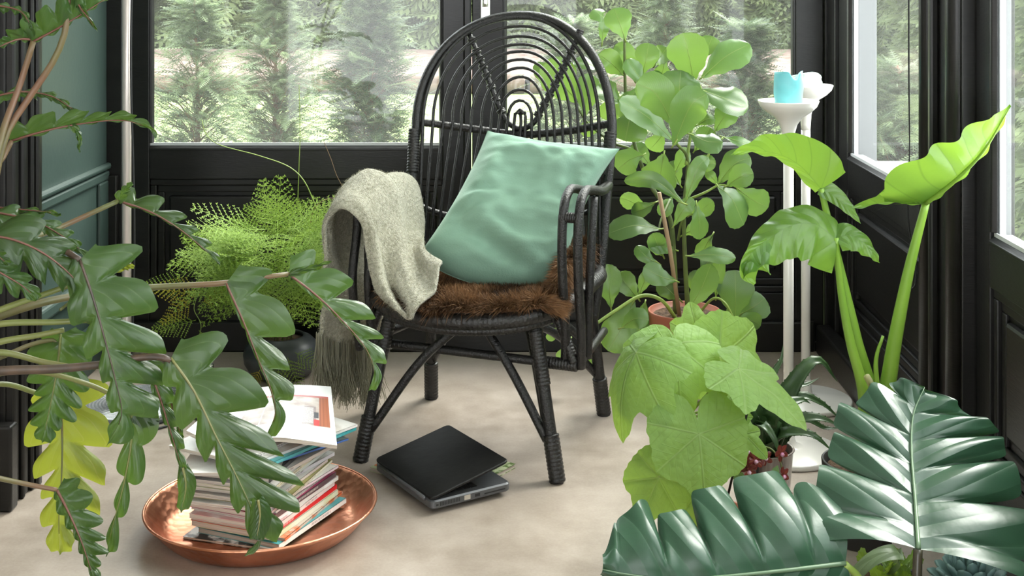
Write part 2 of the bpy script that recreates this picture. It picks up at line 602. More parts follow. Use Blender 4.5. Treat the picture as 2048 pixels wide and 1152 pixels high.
for yc, rr in ((3.17, 0.022), (2.955, 0.026)):
    MB().tube([(RX - 0.03, yc, 0.0), (RX - 0.03, yc, 1.2), (RX - 0.03, yc, TOP)], rr, 14).build('round_moulding', BP, wr)
bx('bead', (RX - 0.05, 3.085, 0), (RX - 0.028, 3.11, TOP), wr, BP, 0.006)
bx('post', (RX - 0.03, 1.1, 0), (RX + 0.09, 1.446, TOP), wr)
bx('lintel', (RX - 0.012, 1.1, 2.462), (RX + 0.09, 4.22, TOP), wr)
o = MB().box((RX - 0.055, 1.1, 0.0), (RX - 0.0005, BY - 0.03, 0.095)).build('baseboard_right', BP, None, False, 0.008)
o['kind'] = 'structure'
bx('threshold', (RX - 0.01, 1.1, 0), (RX + 0.09, 4.22, 0.028), wr)

w3 = struct('window_3', (RX, 0.25, 0))
glazed_leaf(w3, (RX, 0, 0), YA, -XA, -0.7, 1.098, -0.6, 1.0)
bx('post', (RX - 0.03, -2.5, 0), (RX + 0.09, -0.704, TOP), wr)
o = MB().box((-3.3, -2.5, 0), (-3.2, 3.2, TOP)).build('wall_left_rear', pmat('warm white plaster', (0.75, 0.73, 0.69), 0.8), None, False)
o['kind'] = 'structure'
wf = struct('wall_front', (-1.1, -2.55, 0))
plaster = pmat('warm white plaster', (0.75, 0.73, 0.69), 0.8)
for lo, hi in (((-3.3, -2.6, 0), (-2.1, -2.5, TOP)), ((0.4, -2.6, 0), (1.09, -2.5, TOP)), ((-2.1, -2.6, 2.2), (0.4, -2.5, TOP))):  # unseen rear wall; its opening is added and sized for front fill light
    bx('pier', lo, hi, wf, plaster, 0)
# left: green panelled wall, black fluted casing standing into the room
GP = M['green_paint']
wl = struct('wall_left', (-1.40, 3.8, 0))
bx('plaster', (-1.52, 3.2, 0), (-1.40, BY - 0.032, TOP), wl, GP, 0)
bx('panel_rail', (-1.402, 3.22, 0.575), (-1.388, BY - 0.034, 0.605), wl, GP, 0.006)
bx('panel_rail', (-1.402, 3.22, 0.610), (-1.381, BY - 0.034, 0.632), wl, GP, 0.009)
bx('panel_rail', (-1.402, 3.22, 0.262), (-1.376, BY - 0.034, 0.30), wl, GP, 0.008)
bx('panel_stile', (-1.402, 4.2, 0.30), (-1.388, BY - 0.034, 0.575), wl, GP, 0.006)
o = MB().box((-1.40, 3.22, 0), (-1.372, BY - 0.04, 0.14)).build('baseboard_left', GP, None, False, 0.006)
o['kind'] = 'structure'
tr = struct('trim_1', (-1.22, 3.12, 0))
bx('casing_core', (-3.2, 3.06, 0), (-1.235, 3.2, TOP), tr, BP, 0.004)
# flutes on the reveal that faces the room, stepping back
fl = [(3.065, 0.030, -1.215), (3.098, 0.014, -1.206), (3.118, 0.026, -1.212), (3.148, 0.012, -1.203), (3.166, 0.028, -1.197)]
for (y, w, x) in fl:
    bx('flute', (-1.24, y, 0.0), (x, y + w, TOP), tr, BP, 0.006)
for (x, w, y) in [(-1.30, 0.05, 3.04), (-1.37, 0.03, 3.046), (-1.44, 0.06, 3.036), (-1.52, 0.03, 3.045)]:
    bx('flute', (x, y, 0.0), (x + w, 3.062, TOP), tr, BP, 0.006)
bx('plinth_block', (-1.60, 3.02, 0.0), (-1.205, 3.062, 0.2), tr, BP, 0.006)

# ================================================================ GARDEN
grass = pmat('short pale lawn', (0.16, 0.22, 0.07), 0.9, col2=(0.26, 0.32, 0.12), vscale=3, bump=0.5, bscale=40)
o = MB().box((-30, 4.5, -0.3), (30, 34, -0.02)).build('lawn', grass, smooth=False)
o['kind'] = 'structure'
earth = pmat('pale bark mulch', (0.13, 0.082, 0.065), 0.95, col2=(0.24, 0.175, 0.15), vscale=9, bump=0.8, bscale=30)
mb = MB()
rows = []
for i in range(40):
    x = -14 + i * 22 / 39
    rows.append([Vector((x, y, z + 0.04 * noise.noise(Vector((x * 2, y * 2, 0))))) for y, z in ((14.05, 0.12), (14.8, 0.2), (16, 0.24), (17.2, 0.26), (19, 0.2))])
mb.grid(rows)
o = mb.build('flower_bed', earth, loc=(0, 14, 0))
o['kind'] = 'structure'
bark = pmat('weathered brown timber', (0.07, 0.042, 0.03), 0.9, col2=(0.16, 0.11, 0.085), vscale=5, bump=0.7, bscale=20, stretch=(0.3, 3, 3))
for i in range(8):
    x0 = -12.5 + i * 2.5
    pts = [(x0 + 2.44 * k / 8, 13.95 + RND.uniform(-0.02, 0.02), 0.075 + 0.006 * math.sin(k)) for k in range(9)]
    o = MB().tube(pts, 0.105, 10).build('timber_log', bark, loc=(x0 + 1.22, 13.95, -0.03))
    tag(o, 'brown timber log edging the flower bed beyond the lawn', 'log', 'timber logs edging the flower bed')

def instance_mesh(base_v, base_f, mats, shades):
    """many copies of one small sprig joined into one mesh (numpy)"""
    base_v = np.array(base_v, dtype=np.float64)
    n = len(base_v)
    allv = np.concatenate([base_v @ m[:3, :3].T + m[:3, 3] for m in mats])
    F_ = []
    for i in range(len(mats)):
        b = i * n
        F_ += [tuple(q + b for q in f) for f in base_f]
    sh = np.repeat(np.array(shades), n)
    return allv, F_, sh

def sprig(npair, ln, wd, sweep=0.6, droop=0.15, taper=True):
    """flat fan sprig along +X in the XY plane, leaflets as narrow kites"""
    v, f = [], []
    def kite(a, b, w):
        a, b = Vector(a), Vector(b)
        d = (b - a)
        s = Vector((-d.y, d.x, 0)).normalized() * w
        m = a.lerp(b, 0.45)
        k = len(v)
        v.extend([tuple(a), tuple(m + s), tuple(b), tuple(m - s)])
        f.append((k, k + 1, k + 2, k + 3))
    for i in range(npair):
        t = (i + 0.4) / npair
        x = t
        l = ln * ((1 - t) ** 0.6 if taper else math.sin(math.pi * (0.15 + 0.8 * t)))
        for s in (1, -1):
            z = -droop * x * x
            kite((x, 0, z), (x + l * sweep, s * l, -droop * (x + l * sweep) ** 2 - 0.1 * l), wd * (0.6 + 0.4 * (1 - t)))
    kite((0, 0, 0), (0.5, 0, -droop * .25), wd * 0.5)
    kite((0.45, 0, -droop * .2), (1.05, 0, -droop * 1.1), wd * 0.7)
    return v, f

def rot_from(xd, zd):
    x = Vector(xd).normalized()
    z = Vector(zd)
    z = z - x * z.dot(x)
    z = z.normalized() if z.length > 1e-6 else x.orthogonal().normalized()
    y = z.cross(x)
    return np.array([[x.x, y.x, z.x], [x.y, y.y, z.y], [x.z, y.z, z.z]])

def mat4(R, s, t):
    m = np.eye(4)
    m[:3, :3] = R * s
    m[:3, 3] = t
    return m

hedge_leaf = shademat('hedge foliage', (0.07, 0.10, 0.04), (0.28, 0.34, 0.16), 0.6, 0.4)
yew_leaf = shademat('young yew needles', (0.06, 0.10, 0.05), (0.30, 0.37, 0.21), 0.5, 0.4)
core_m = pmat('inner hedge foliage', (0.10, 0.13, 0.055), 0.95, col2=(0.20, 0.24, 0.11), vscale=6)
twig_m = pmat('brown twig bark', (0.16, 0.09, 0.055), 0.9, col2=(0.25, 0.16, 0.1), vscale=30)

def mesh_np(name, v, f, mat, parent, shade):
    base = BASE[parent.name]
    me = bpy.data.meshes.new(name)
    v = np.asarray(v, dtype=np.float32) - np.array(base, dtype=np.float32)
    me.vertices.add(len(v))
    me.vertices.foreach_set('co', v.ravel())
    ln = np.fromiter((len(q) for q in f), dtype=np.int32, count=len(f))
    st = np.concatenate(([0], np.cumsum(ln)[:-1])).astype(np.int32)
    idx = np.fromiter((i for q in f for i in q), dtype=np.int32, count=int(ln.sum()))
    me.loops.add(len(idx))
    me.loops.foreach_set('vertex_index', idx)
    me.polygons.add(len(f))
    me.polygons.foreach_set('loop_start', st)
    me.update(calc_edges=True)
    at = me.attributes.new('shade', 'FLOAT', 'POINT')
    at.data.foreach_set('value', np.asarray(shade, dtype=np.float32))
    me.update()
    me.materials.append(mat)
    o = bpy.data.objects.new(name, me)
    COL.objects.link(o)
    o.parent = parent
    BASE[o.name] = base
    return o

def hedge(label, p0, p1, nrm, h, count, size, seed):
    r = random.Random(seed)
    p0, p1, nrm = Vector(p0), Vector(p1), Vector(nrm)
    t = thing('hedge', label, 'hedge', (p0 + p1) / 2)
    axis = (p1 - p0)
    bv, bf = sprig(6, 0.46, 0.075, 0.75, 0.35)
    ms, sh = [], []
    rows = []
    nx = 60
    for i in range(nx + 1):
        rows.append([p0 + axis * (i / nx) - nrm * (0.25 + 0.12 * noise.noise(Vector((i * .7, j * .9, seed)))) + ZA * (h * j / 14) for j in range(15)])
    MB().grid(rows).build('hedge_core', core_m, t)
    for i in range(count):
        a, z = r.random(), r.random() ** 0.9 * h
        x = a * axis.length
        bulge = noise.noise(Vector((x * 0.9, z * 1.1, seed))) * 0.35
        p = p0 + axis * a + ZA * z + nrm * (bulge + r.uniform(-0.12, 0.12))
        d = nrm * r.uniform(0.2, 1.0) + axis.normalized() * r.uniform(-0.9, 0.9) + ZA * r.uniform(-0.7, 0.55)
        zn = ZA + nrm * r.uniform(-.2, 1.2) + axis.normalized() * r.uniform(-.5, .5)
        ms.append(mat4(rot_from(d, zn), size * r.uniform(0.6, 1.25), np.array(p)))
        sh.append(r.random())
    v, f, s = instance_mesh(bv, bf, ms, sh)
    o = mesh_np('foliage', v, f, hedge_leaf, t, s)
    o['kind'] = 'stuff'
    return t

hedge('tall green conifer hedge behind the flower bed across the lawn', (-9.0, 17.9, 0.15), (5.6, 17.9, 0.15), (0, -1, 0), 3.3, 8500, 0.46, 3)
hedge('dense green hedge close outside the side windows', (2.5, 5.6, -0.02), (3.6, 13.0, -0.02), (-1, 0.10, 0), 3.1, 8000, 0.27, 5)

def yew(label, px, d, top_z, rad, seed, dark=0.0, n=230, group=None):
    r = random.Random(seed)
    x = (px - CX) * d / F
    t = thing('young_yew', label, 'tree', (x, d, -0.02), group)
    H = top_z + 0.02
    MB().tube(cr([(x, d, -0.02), (x + 0.01, d, H * 0.5), (x - 0.01, d, H * 0.98)], 10), lambda s: 0.016 * (1 - 0.85 * s) + 0.002, 6).build('trunk', twig_m, t)
    bv, bf = sprig(10, 0.16, 0.030, 0.7, 0.12, False)
    ms, sh = [], []
    br = MB()
    for i in range(n):
        tt = r.random() ** 1.25
        z = -0.02 + H * (0.06 + 0.93 * tt)
        ang = r.uniform(0, 2 * math.pi)
        prof = (0.65 + 0.5 * math.sin(math.pi * min(1, tt * 1.25))) * (1 - tt ** 2.2) + 0.06
        L_ = rad * prof * r.uniform(0.25, 1.2)
        out = Vector((math.cos(ang), math.sin(ang), 0))
        a = Vector((x, d, z - L_ * 0.25))
        up = r.uniform(0.5, 1.9)
        pts = [a + out * (L_ * k) + ZA * (L_ * up * k * (1 - 0.35 * k)) for k in (0, 0.35, 0.7, 1.0)]
        br.tube(pts, lambda s: 0.0026 * (1 - 0.8 * s) + 0.0005, 4, caps=False)
        for k in range(9):
            s0 = 0.15 + 0.9 * r.random()
            p = a + out * (L_ * s0) + ZA * (L_ * up * s0 * (1 - 0.35 * s0))
            side = out.cross(ZA) * r.choice((-1, 1)) * r.uniform(0.2, 1.0)
            dd = out * 0.8 + side + ZA * r.uniform(-0.4, 0.7)
            ms.append(mat4(rot_from(dd, ZA + out * r.uniform(-.6, .4)), r.uniform(0.10, 0.19), np.array(p)))
            sh.append(min(1, max(0, 0.55 + r.uniform(-0.4, 0.4) - dark)))
    v, f, s = instance_mesh(bv, bf, ms, sh)
    o = mesh_np('foliage', v, f, yew_leaf, t, s)
    o['kind'] = 'stuff'
    o2 = br.build('branches', twig_m, t)
    o2['kind'] = 'stuff'

yew('thin open young yew outside the left glass door, furthest from the chair', 392, 6.9, 1.13, 0.24, 11, 0.10, 230)
yew('loose mid-height young yew in the middle outside the left glass door', 548, 7.8, 1.25, 0.24, 12, 0.10, 280)
yew('dense dark green young yew seen beside the chair back', 738, 6.7, 1.25, 0.21, 13, 0.30, 430)
yew('young yew showing through the round chair back', 1150, 7.0, 1.00, 0.24, 14, 0.1, 260)
yew('small dark young yew showing below the candle dish', 1490, 7.0, 0.98, 0.22, 15, 0.30, 300)
yew('young yew half hidden behind the upper clusia leaves', 1330, 7.6, 1.20, 0.22, 16, 0.0, 240)
yew('young yew outside the side window near the corner', 1800, 5.3, 0.88, 0.24, 17, 0.05, 330)
# ================================================================ RATTAN CHAIR
CA = math.radians(16)
CC = Vector((-0.1125, 3.52, 0))
CR_ = Vector((math.cos(CA), -math.sin(CA), 0))     # chair's right as the viewer sees it
CF = Vector((-math.sin(CA), -math.cos(CA), 0))     # chair's front

def CL(a, b, z):
    return CC + CR_ * a + CF * b + ZA * z

def CP(px, py, b):
    """point at photo pixel lying b metres in front of the chair's centre"""
    k = (px - CX) / F
    a = (k * (CC.y + CF.y * b) - CC.x - CF.x * b) / (CR_.x - k * CR_.y)
    p = CC + CR_ * a + CF * b
    p.z = EYE - (py - CY) * p.y / F
    return p

def c_local(p):
    d = p - CC
    return d.dot(CR_), d.dot(CF), p.z

def back_b(a, z):
    t = (z - 0.42) / 0.72
    return -0.235 - 0.15 * t + (0.10 - 0.05 * min(1, max(0, t))) * min(1.4, (a / 0.3) ** 2)

def CB(px, py, off=0.0):
    """pixel on the curved, leaning chair back"""
    b = -0.28
    for _ in range(8):
        a, _, z = c_local(CP(px, py, b))
        b = back_b(a, z) + off
    return CP(px, py, b)

cane = pmat('black stained rattan', (0.008, 0.0076, 0.0072), 0.36, col2=(0.015, 0.014, 0.013), vscale=60, bump=0.35, bscale=220, stretch=(1, 1, 1))
wrapm = pmat('black rattan binding', (0.008, 0.0076, 0.0072), 0.40, col2=(0.02, 0.018, 0.016), vscale=40, bump=0.3, bscale=150)
chair = thing('rattan_chair', 'black rattan armchair with a round fan back and splayed legs', 'chair', CC)

def wrapped(pts, r, pitch=0.0085, amp=0.10, name='binding', par=None, seg=10):
    L_ = sum((pts[i + 1] - pts[i]).length for i in range(len(pts) - 1))
    n = max(12, int(L_ / pitch * 5))
    q = cr(pts, n)
    MB().tube(q, lambda s: r * (1 + amp * abs(math.sin(math.pi * s * L_ / pitch))), seg).build(name, wrapm, par or chair)

# --- outer hoop: up the left side, over the top, down the right side to the frame
def hoop_pts(xl, xr, yt, ybase, xc, nn=28, ex=2.15):
    pts = []
    for i in range(nn + 1):
        th = math.pi * i / nn
        c, s = math.cos(th), math.sin(th)
        cc = math.copysign(abs(c) ** (2 / ex), c)
        ss = s ** (2 / ex) if s > 0 else 0
        rx = (xc - xl) if cc > 0 else (xr - xc)
        pts.append((xc - cc * rx, ybase - (ybase - yt) * ss))
    return pts
hp = hoop_pts(832, 1224, 31, 262, 1044, 36)
left_low = [(834, 560), (828, 500), (824, 420), (826, 330)]
right_low = [(1219, 330), (1211, 420), (1205, 500), (1196, 575), (1186, 640)]
pts = [CB(x, y) for x, y in left_low + hp + right_low]
MB().tube(cr(pts, 120), 0.0138, 12).build('outer_hoop', cane, chair)
wrapped([CB(829, 258), CB(827, 300), CB(825, 345)], 0.0165)
wrapped([CB(1222, 264), CB(1217, 310), CB(1212, 350)], 0.0165)

# --- concentric canes
def z5(x, y):
    return (820 + x / 3.971, 10 + y / 3.971)
ZL = [100, 180, 260, 335, 405, 485, 565, 645, 715, 780, 832]
ZR = [1500, 1442, 1390, 1335, 1275, 1210, 1145, 1085, 1025, 966, 917]
ZT = [98, 168, 248, 312, 368, 432, 498, 570, 672, 757, 842]
NCAN = 23
def low_x(i):            # i = 0..22, foot of each cane round the seat
    ph = math.radians(-72 + 144 * i / (NCAN - 1))
    return 1018 + 183 * math.sin(ph) / math.sin(math.radians(72))
for k in range(11):
    xl, yl = z5(ZL[k], 965)
    xr, yr = z5(ZR[k], 965)
    xt, yt = z5(885 if k < 8 else 876, ZT[k])
    arc = hoop_pts(xl, xr, yt, yl - 18 * (k > 7), xt, 26, 2.1)
    lo, hi = low_x(k), low_x(22 - k)
    pl = [(lo, 575), (lo * 0.82 + xl * 0.18, 500), (lo * 0.45 + xl * 0.55, 380)]
    pr = [(hi * 0.45 + xr * 0.55, 380), (hi * 0.82 + xr * 0.18, 500), (hi, 575)]
    pts = [CB(x, y, 0.012) for x, y in pl + arc + pr]
    MB().tube(cr(pts, 80), 0.0046 if k else 0.0055, 8).build('cane', cane, chair)
MB().tube(cr([CB(*z5(876, 850), 0.012), CB(*z5(877, 1000), 0.012), CB(low_x(11), 575, 0.012)], 16), 0.0046, 8).build('cane', cane, chair)
wrapped([CB(*z5(852, 862), 0.014), CB(*z5(876, 838), 0.014), CB(*z5(902, 862), 0.014)], 0.006)

# --- V brace with bindings
vb = [z5(470, 232), z5(560, 440), z5(640, 640), z5(710, 820), z5(775, 930), z5(880, 985), z5(985, 930), z5(1060, 800), z5(1180, 580), z5(1270, 390), z5(1345, 232)]
vpts = [CB(x, y, -0.006) for x, y in vb]
MB().tube(cr(vpts, 60), 0.0085, 10).build('v_brace', cane, chair)
def crossing(side, k):
    xt = 885 if k < 8 else 876
    best, bp = 1e9, None
    arc = hoop_pts(ZL[k], ZR[k], ZT[k], 965, xt, 120, 2.1)
    seg = vb[:6] if side < 0 else vb[5:]
    for (x, y) in arc:
        X, Y = z5(x, y)
        for (x0, y0), (x1, y1) in zip(seg, seg[1:]):
            for t in range(21):
                u = t / 20
                dd = (x0 + (x1 - x0) * u - X) ** 2 + (y0 + (y1 - y0) * u - Y) ** 2
                if dd < best:
                    best, bp = dd, (x0 + (x1 - x0) * u, y0 + (y1 - y0) * u, x1 - x0, y1 - y0)
    return bp
for s in (-1, 1):
    for k in range(1, 9):
        x, y, dx, dy = crossing(s, k)
        l = math.hypot(dx, dy)
        dx, dy = dx / l * 5, dy / l * 5
        wrapped([CB(x - dx, y - dy, 0.0), CB(x, y, 0.0), CB(x + dx, y + dy, 0.0)], 0.0125, 0.005, 0.12)
for x, y in ((457, 188), (1356, 196)):
    sx = 14 if x < 800 else -14
    wrapped([CB(*z5(x, y), 0.0), CB(*z5(x + sx, y + 42), 0.0)], 0.0105, 0.006, 0.1)

# --- cross bar of the back and the lower back bar
cb = [z5(20, 930), z5(150, 938), z5(330, 962), z5(530, 988), z5(880, 1028), z5(1250, 1000), z5(1450, 965), z5(1600, 942)]
wrapped([CB(x, y, -0.008) for x, y in cb], 0.0105, 0.012, 0.08, 'cross_bar')
MB().tube(cr([CB(x, y, -0.008) for x, y in ((826, 400), (870, 424), (1018, 455), (1160, 430), (1210, 405))], 40), 0.009, 10).build('cross_bar', cane, chair)

# --- seat frame: thick bound rim and woven seat
rim = [(-0.285, -0.12, 0.435), (-0.288, 0.03, 0.432), (-0.272, 0.15, 0.418), (-0.19, 0.245, 0.398), (-0.05, 0.292, 0.388),
       (0.09, 0.282, 0.39), (0.20, 0.235, 0.402), (0.268, 0.14, 0.422), (0.285, 0.03, 0.435), (0.285, -0.10, 0.435)]
rear = [(0.21, -0.22, 0.43), (0.0, -0.27, 0.425), (-0.21, -0.22, 0.43)]
ring = [CL(*p) for p in rim + rear]
q = cr(ring + [ring[0]], 520)[:-1]
wrap_r = lambda s: 0.019 * (1 + 0.10 * abs(math.sin(math.pi * s * 150)))
MB().tube(q, wrap_r, 12, closed=True).build('seat_rim', wrapm, chair)
# second, lower row of binding round the front
MB().tube(cr([CL(a * 0.97, b * 0.965, z - 0.024) for a, b, z in rim], 420), lambda s: 0.0125 * (1 + 0.12 * abs(math.sin(math.pi * s * 115))), 10).build('seat_rim_lower', wrapm, chair)
rows = []
for i in range(25):
    u = i / 24 * 2 - 1
    row = []
    for j in range(25):
        v = j / 24 * 2 - 1
        x, y = u * math.sqrt(1 - v * v / 2), v * math.sqrt(1 - u * u / 2)
        rr = x * x + y * y
        row.append(CL(x * 0.28, 0.012 + y * 0.275, 0.372 + 0.035 * rr + 0.0025 * math.sin(i * 3.1) * math.sin(j * 3.1)))
    rows.append(row)
MB().grid(rows).build('woven_seat', wrapm, chair, solid=0.008)

# --- legs
legs = {}
def leg(top, foot, ptop=0.016, pfoot=0.0155, bend=(0, 0)):
    a, b = CL(*top), CL(*foot)
    m = a.lerp(b, 0.5) + CR_ * bend[0] + CF * bend[1]
    pts = cr([a, m, b], 24)
    MB().tube(pts, lambda s: ptop + (pfoot - ptop) * s, 12).build('leg', cane, chair)
    f1 = pts[-1]
    up = (pts[-2] - pts[-1]).normalized()
    wrapped([f1 + up * 0.002, f1 + up * 0.055, f1 + up * 0.115], 0.0195, 0.0095, 0.07)
    return pts
pFL = leg((-0.20, 0.20, 0.385), (-0.262, 0.262, 0.0))
pFR = leg((0.185, 0.205, 0.39), (0.262, 0.258, 0.0))
pRL = leg((-0.235, -0.18, 0.42), (-0.26, -0.258, 0.0))
pRR = leg((0.235, -0.16, 0.42), (0.262, -0.258, 0.0))
wrapped([pFR[2], pFR[6], pFR[10]], 0.0175, 0.009, 0.07)
wrapped([pFL[2], pFL[5], pFL[7]], 0.0175, 0.009, 0.07)
# diagonal braces from each leg up to the middle of the seat
def bar(pts, r=0.0115, nm='brace', n=20):
    MB().tube(cr(pts, n), r, 10).build(nm, cane, chair)
bar([pFL[19] + CR_ * 0.012, CL(-0.12, 0.215, 0.25), CL(-0.01, 0.19, 0.355)])
bar([pFR[18] - CR_ * 0.012, CL(0.13, 0.20, 0.24), CL(0.035, 0.16, 0.352)])
bar([pRL[17] + CR_ * 0.008, CL(-0.14, -0.14, 0.28), CL(-0.03, 0.02, 0.362)])
bar([pRR[17] - CR_ * 0.008, CL(0.15, -0.10, 0.27), CL(0.02, 0.10, 0.36)])
bar([pFR[17] - CR_ * 0.014 - CF * 0.02, CL(0.15, 0.10, 0.30), CL(0.09, -0.02, 0.362)])
bar([CL(0.04, 0.03, 0.358), CL(0.15, -0.08, 0.32), pRR[13]])
# --- side stretchers, bound at their ends, carrying the arm loops
SL, SRt = CL(-0.30, 0.17, 0.285), CL(0.292, 0.18, 0.268)
bar([SL, CL(0.0, 0.178, 0.277), SRt], 0.0118, 'stretcher')
wrapped([SRt, SRt.lerp(SL, 0.1), SRt.lerp(SL, 0.19)], 0.0150, 0.008, 0.07)
wrapped([SL, SL.lerp(SRt, 0.08), SL.lerp(SRt, 0.15)], 0.0150, 0.008, 0.07)
for s, st in ((-1, SL), (1, SRt)):
    bar([st, CL(s * 0.285, -0.02, 0.262), CL(s * 0.272, -0.215, 0.25)], 0.0115, 'side_stretcher')

# --- arm loops: two parallel canes rising in front, over and back to the hoop
def arm(s, dz=0.0):
    for k, (da, db) in enumerate(((0.012, 0.0), (-0.030, -0.006))):
        x = 0.292 + da
        pts = [CL(s * (x - 0.004), 0.175 + db, 0.262), CL(s * (x + 0.002), 0.195 + db, 0.36), CL(s * x, 0.215 + db, 0.48 + dz / 2),
               CL(s * x, 0.222 + db + dz, 0.60 + dz), CL(s * (x + 0.002), 0.205 + db + dz, 0.676 + dz), CL(s * (x + 0.004), 0.16 + db, 0.704 + dz),
               CL(s * (x + 0.006), 0.10, 0.699 + dz), CL(s * (x + 0.012), 0.02, 0.682 + dz), CL(s * (x + 0.006 - da * 0.7), -0.09, 0.668 + dz), CL(s * (0.292 - 0.004 * k), -0.19, 0.664 + dz)]
        MB().tube(cr(pts, 70), 0.0118, 12).build('arm_loop', cane, chair)
    # inner hanger of the arm, hidden half behind the first two
    pts = [CL(s * 0.300, 0.10, 0.265), CL(s * 0.305, 0.105, 0.42), CL(s * 0.31, 0.095, 0.58), CL(s * 0.31, 0.07, 0.675 + dz)]
    MB().tube(cr(pts, 30), 0.0112, 10).build('arm_post', cane, chair)
    wrapped([CL(s * 0.312, 0.214 + dz, 0.645 + dz), CL(s * 0.255, 0.208 + dz, 0.645 + dz)], 0.0125, 0.006, 0.1)
    pts = [CL(s * 0.285, 0.185, 0.275), CL(s * 0.262, 0.175, 0.33), CL(s * 0.235, 0.175, 0.395)]
    wrapped(pts, 0.0125, 0.008, 0.08)
arm(1)
arm(-1, -0.034)

# ================================================================ FUR PELT
def fbm(x, y, z=0.0):
    return noise.fractal(Vector((x, y, z)), 1.0, 2.0, 3)

def fur(root, surf, nstr, lo, hi, mat, seed, comb, name='fur', wid=0.0013, spread=0.7):
    """surf(u,v) -> point, normal ; curved tapering hairs as one mesh"""
    r = random.Random(seed)
    V, Fc, S = [], [], []
    for i in range(nstr):
        u, v = r.random(), r.random()
        p, n = surf(u, v)
        c = noise.noise_vector(p * 22.0)
        d = (n + comb(p) + Vector((r.gauss(0, 1), r.gauss(0, 1), r.gauss(0, 1))) * 0.28 + c * spread).normalized()
        l = r.uniform(lo, hi)
        s = d.cross(Vector((r.gauss(0, 1), r.gauss(0, 1), r.gauss(0, 1))))
        if s.length < 1e-4:
            continue
        s = s.normalized() * wid
        p1 = p + d * (l * 0.5)
        p2 = p + d * l - ZA * (l * 0.22)
        b = len(V)
        V += [tuple(p - s), tuple(p + s), tuple(p1 + s * 0.7), tuple(p1 - s * 0.7), tuple(p2)]
        Fc += [(b, b + 1, b + 2, b + 3), (b + 3, b + 2, b + 4)]
        t = min(1, max(0, 0.42 + 0.9 * noise.noise(p * 9.0) + r.uniform(-0.28, 0.28)))
        S += [t] * 5
    o = mesh_np(name, V, Fc, mat, root, S)
    o['kind'] = 'stuff'
    return o

pelt = thing('fur_pelt', 'shaggy brown fur pelt spread over the chair seat', 'fur pelt', CL(0, 0.03, 0.40))
fur_m = shademat('brown fur fibres', (0.026, 0.012, 0.006), (0.30, 0.16, 0.075), 0.55, 0.2)
hide = pmat('brown pelt hide', (0.08, 0.035, 0.015), 0.9)
def pelt_pt(u, v):
    """lies in the seat dish, clear of the back canes; its right flank climbs inside the arm"""
    s = u * 0.56                                   # distance across the hide from its left edge
    flat = 0.42
    a = -0.205 + min(s, flat)
    b0 = back_b(a, 0.45) + 0.045 + 0.03 * (1 - min(1, abs(a) / 0.2))
    b = b0 + v * (0.306 + 0.006 * math.sin(u * 9) - 1.25 * a * a - b0)
    rr = (a / 0.28) ** 2 + ((b - 0.012) / 0.275) ** 2
    z = 0.404 + 0.032 * min(rr, 1.0) + 0.008 * fbm(a * 9, b * 9)
    if b > 0.20:
        z -= (b - 0.20) * 0.24
    if s > flat:
        k = s - flat                               # the climbing flank, hanging lower towards the front
        lift = 0.62 if b < 0.10 else max(-0.10, 0.62 - (b - 0.10) * 8)
        a += k * 0.17
        z += k * lift
    return CL(a, b, z)
def pelt_surf(u, v):
    p = pelt_pt(u, v)
    e = 0.01
    du, dv = pelt_pt(u + e, v) - p, pelt_pt(u, v + e) - p
    n = dv.cross(du)
    n = n.normalized() if n.length > 1e-9 else ZA
    if n.z < 0:
        n = -n
    return p, n
rows = [[pelt_pt(i / 30, j / 26) for j in range(27)] for i in range(31)]
MB().grid(rows).build('hide', hide, pelt, solid=0.006)
fur(pelt, pelt_surf, 42000, 0.028, 0.048, fur_m, 21, lambda p: CF * 0.35 + CR_ * (0.5 if (p - CC).dot(CR_) > 0.2 else 0.0))
def pelt_edge(u, v):       # thicker locks along the front edge and the right flank
    if u < 0.5:
        return pelt_surf(u * 2, 0.9 + 0.1 * v)
    return pelt_surf(0.86 + 0.14 * v, (u - 0.5) * 2)
fur(pelt, pelt_edge, 18000, 0.034, 0.066, fur_m, 22, lambda p: CF * 0.55 + ZA * (-0.35) + CR_ * (1.1 if (p - CC).dot(CR_) > 0.2 else 0.0), 'fur_edge')

# ================================================================ CUSHION
def velvet():
    m, nt, out = new_mat('green velvet')
    L = nt.links
    tc = nd(nt, 'TexCoord')
    p = nd(nt, 'BsdfPrincipled', Roughness=0.75)
    p.inputs['Sheen Weight'].default_value = 0.6
    p.inputs['Sheen Roughness'].default_value = 0.35
    p.inputs['Specular IOR Level'].default_value = 0.15
    p.inputs['Base Color'].default_value = (0.215, 0.355, 0.265, 1)
    p.inputs['Sheen Tint'].default_value = (0.72, 0.86, 0.78, 1)
    n2 = nd(nt, 'TexNoise', Scale=220.0, Detail=3.0)
    L.new(tc.outputs['Object'], n2.inputs['Vector'])
    bp = nd(nt, 'Bump', Strength=0.18, Distance=0.004)
    L.new(n2.outputs['Fac'], bp.inputs['Height'])
    L.new(bp.outputs[0], p.inputs['Normal'])
    L.new(p.outputs[0], out.inputs['Surface'])
    return m
cTL, cTR, cBR, cBL = CP(976, 262, -0.17), CP(1238, 298, -0.14), CP(1126, 572, -0.005), CP(836, 512, 0.085)
cush = thing('velvet_cushion', 'green velvet cushion leaning in the black rattan armchair', 'cushion', CL(0, 0.08, 0.42))
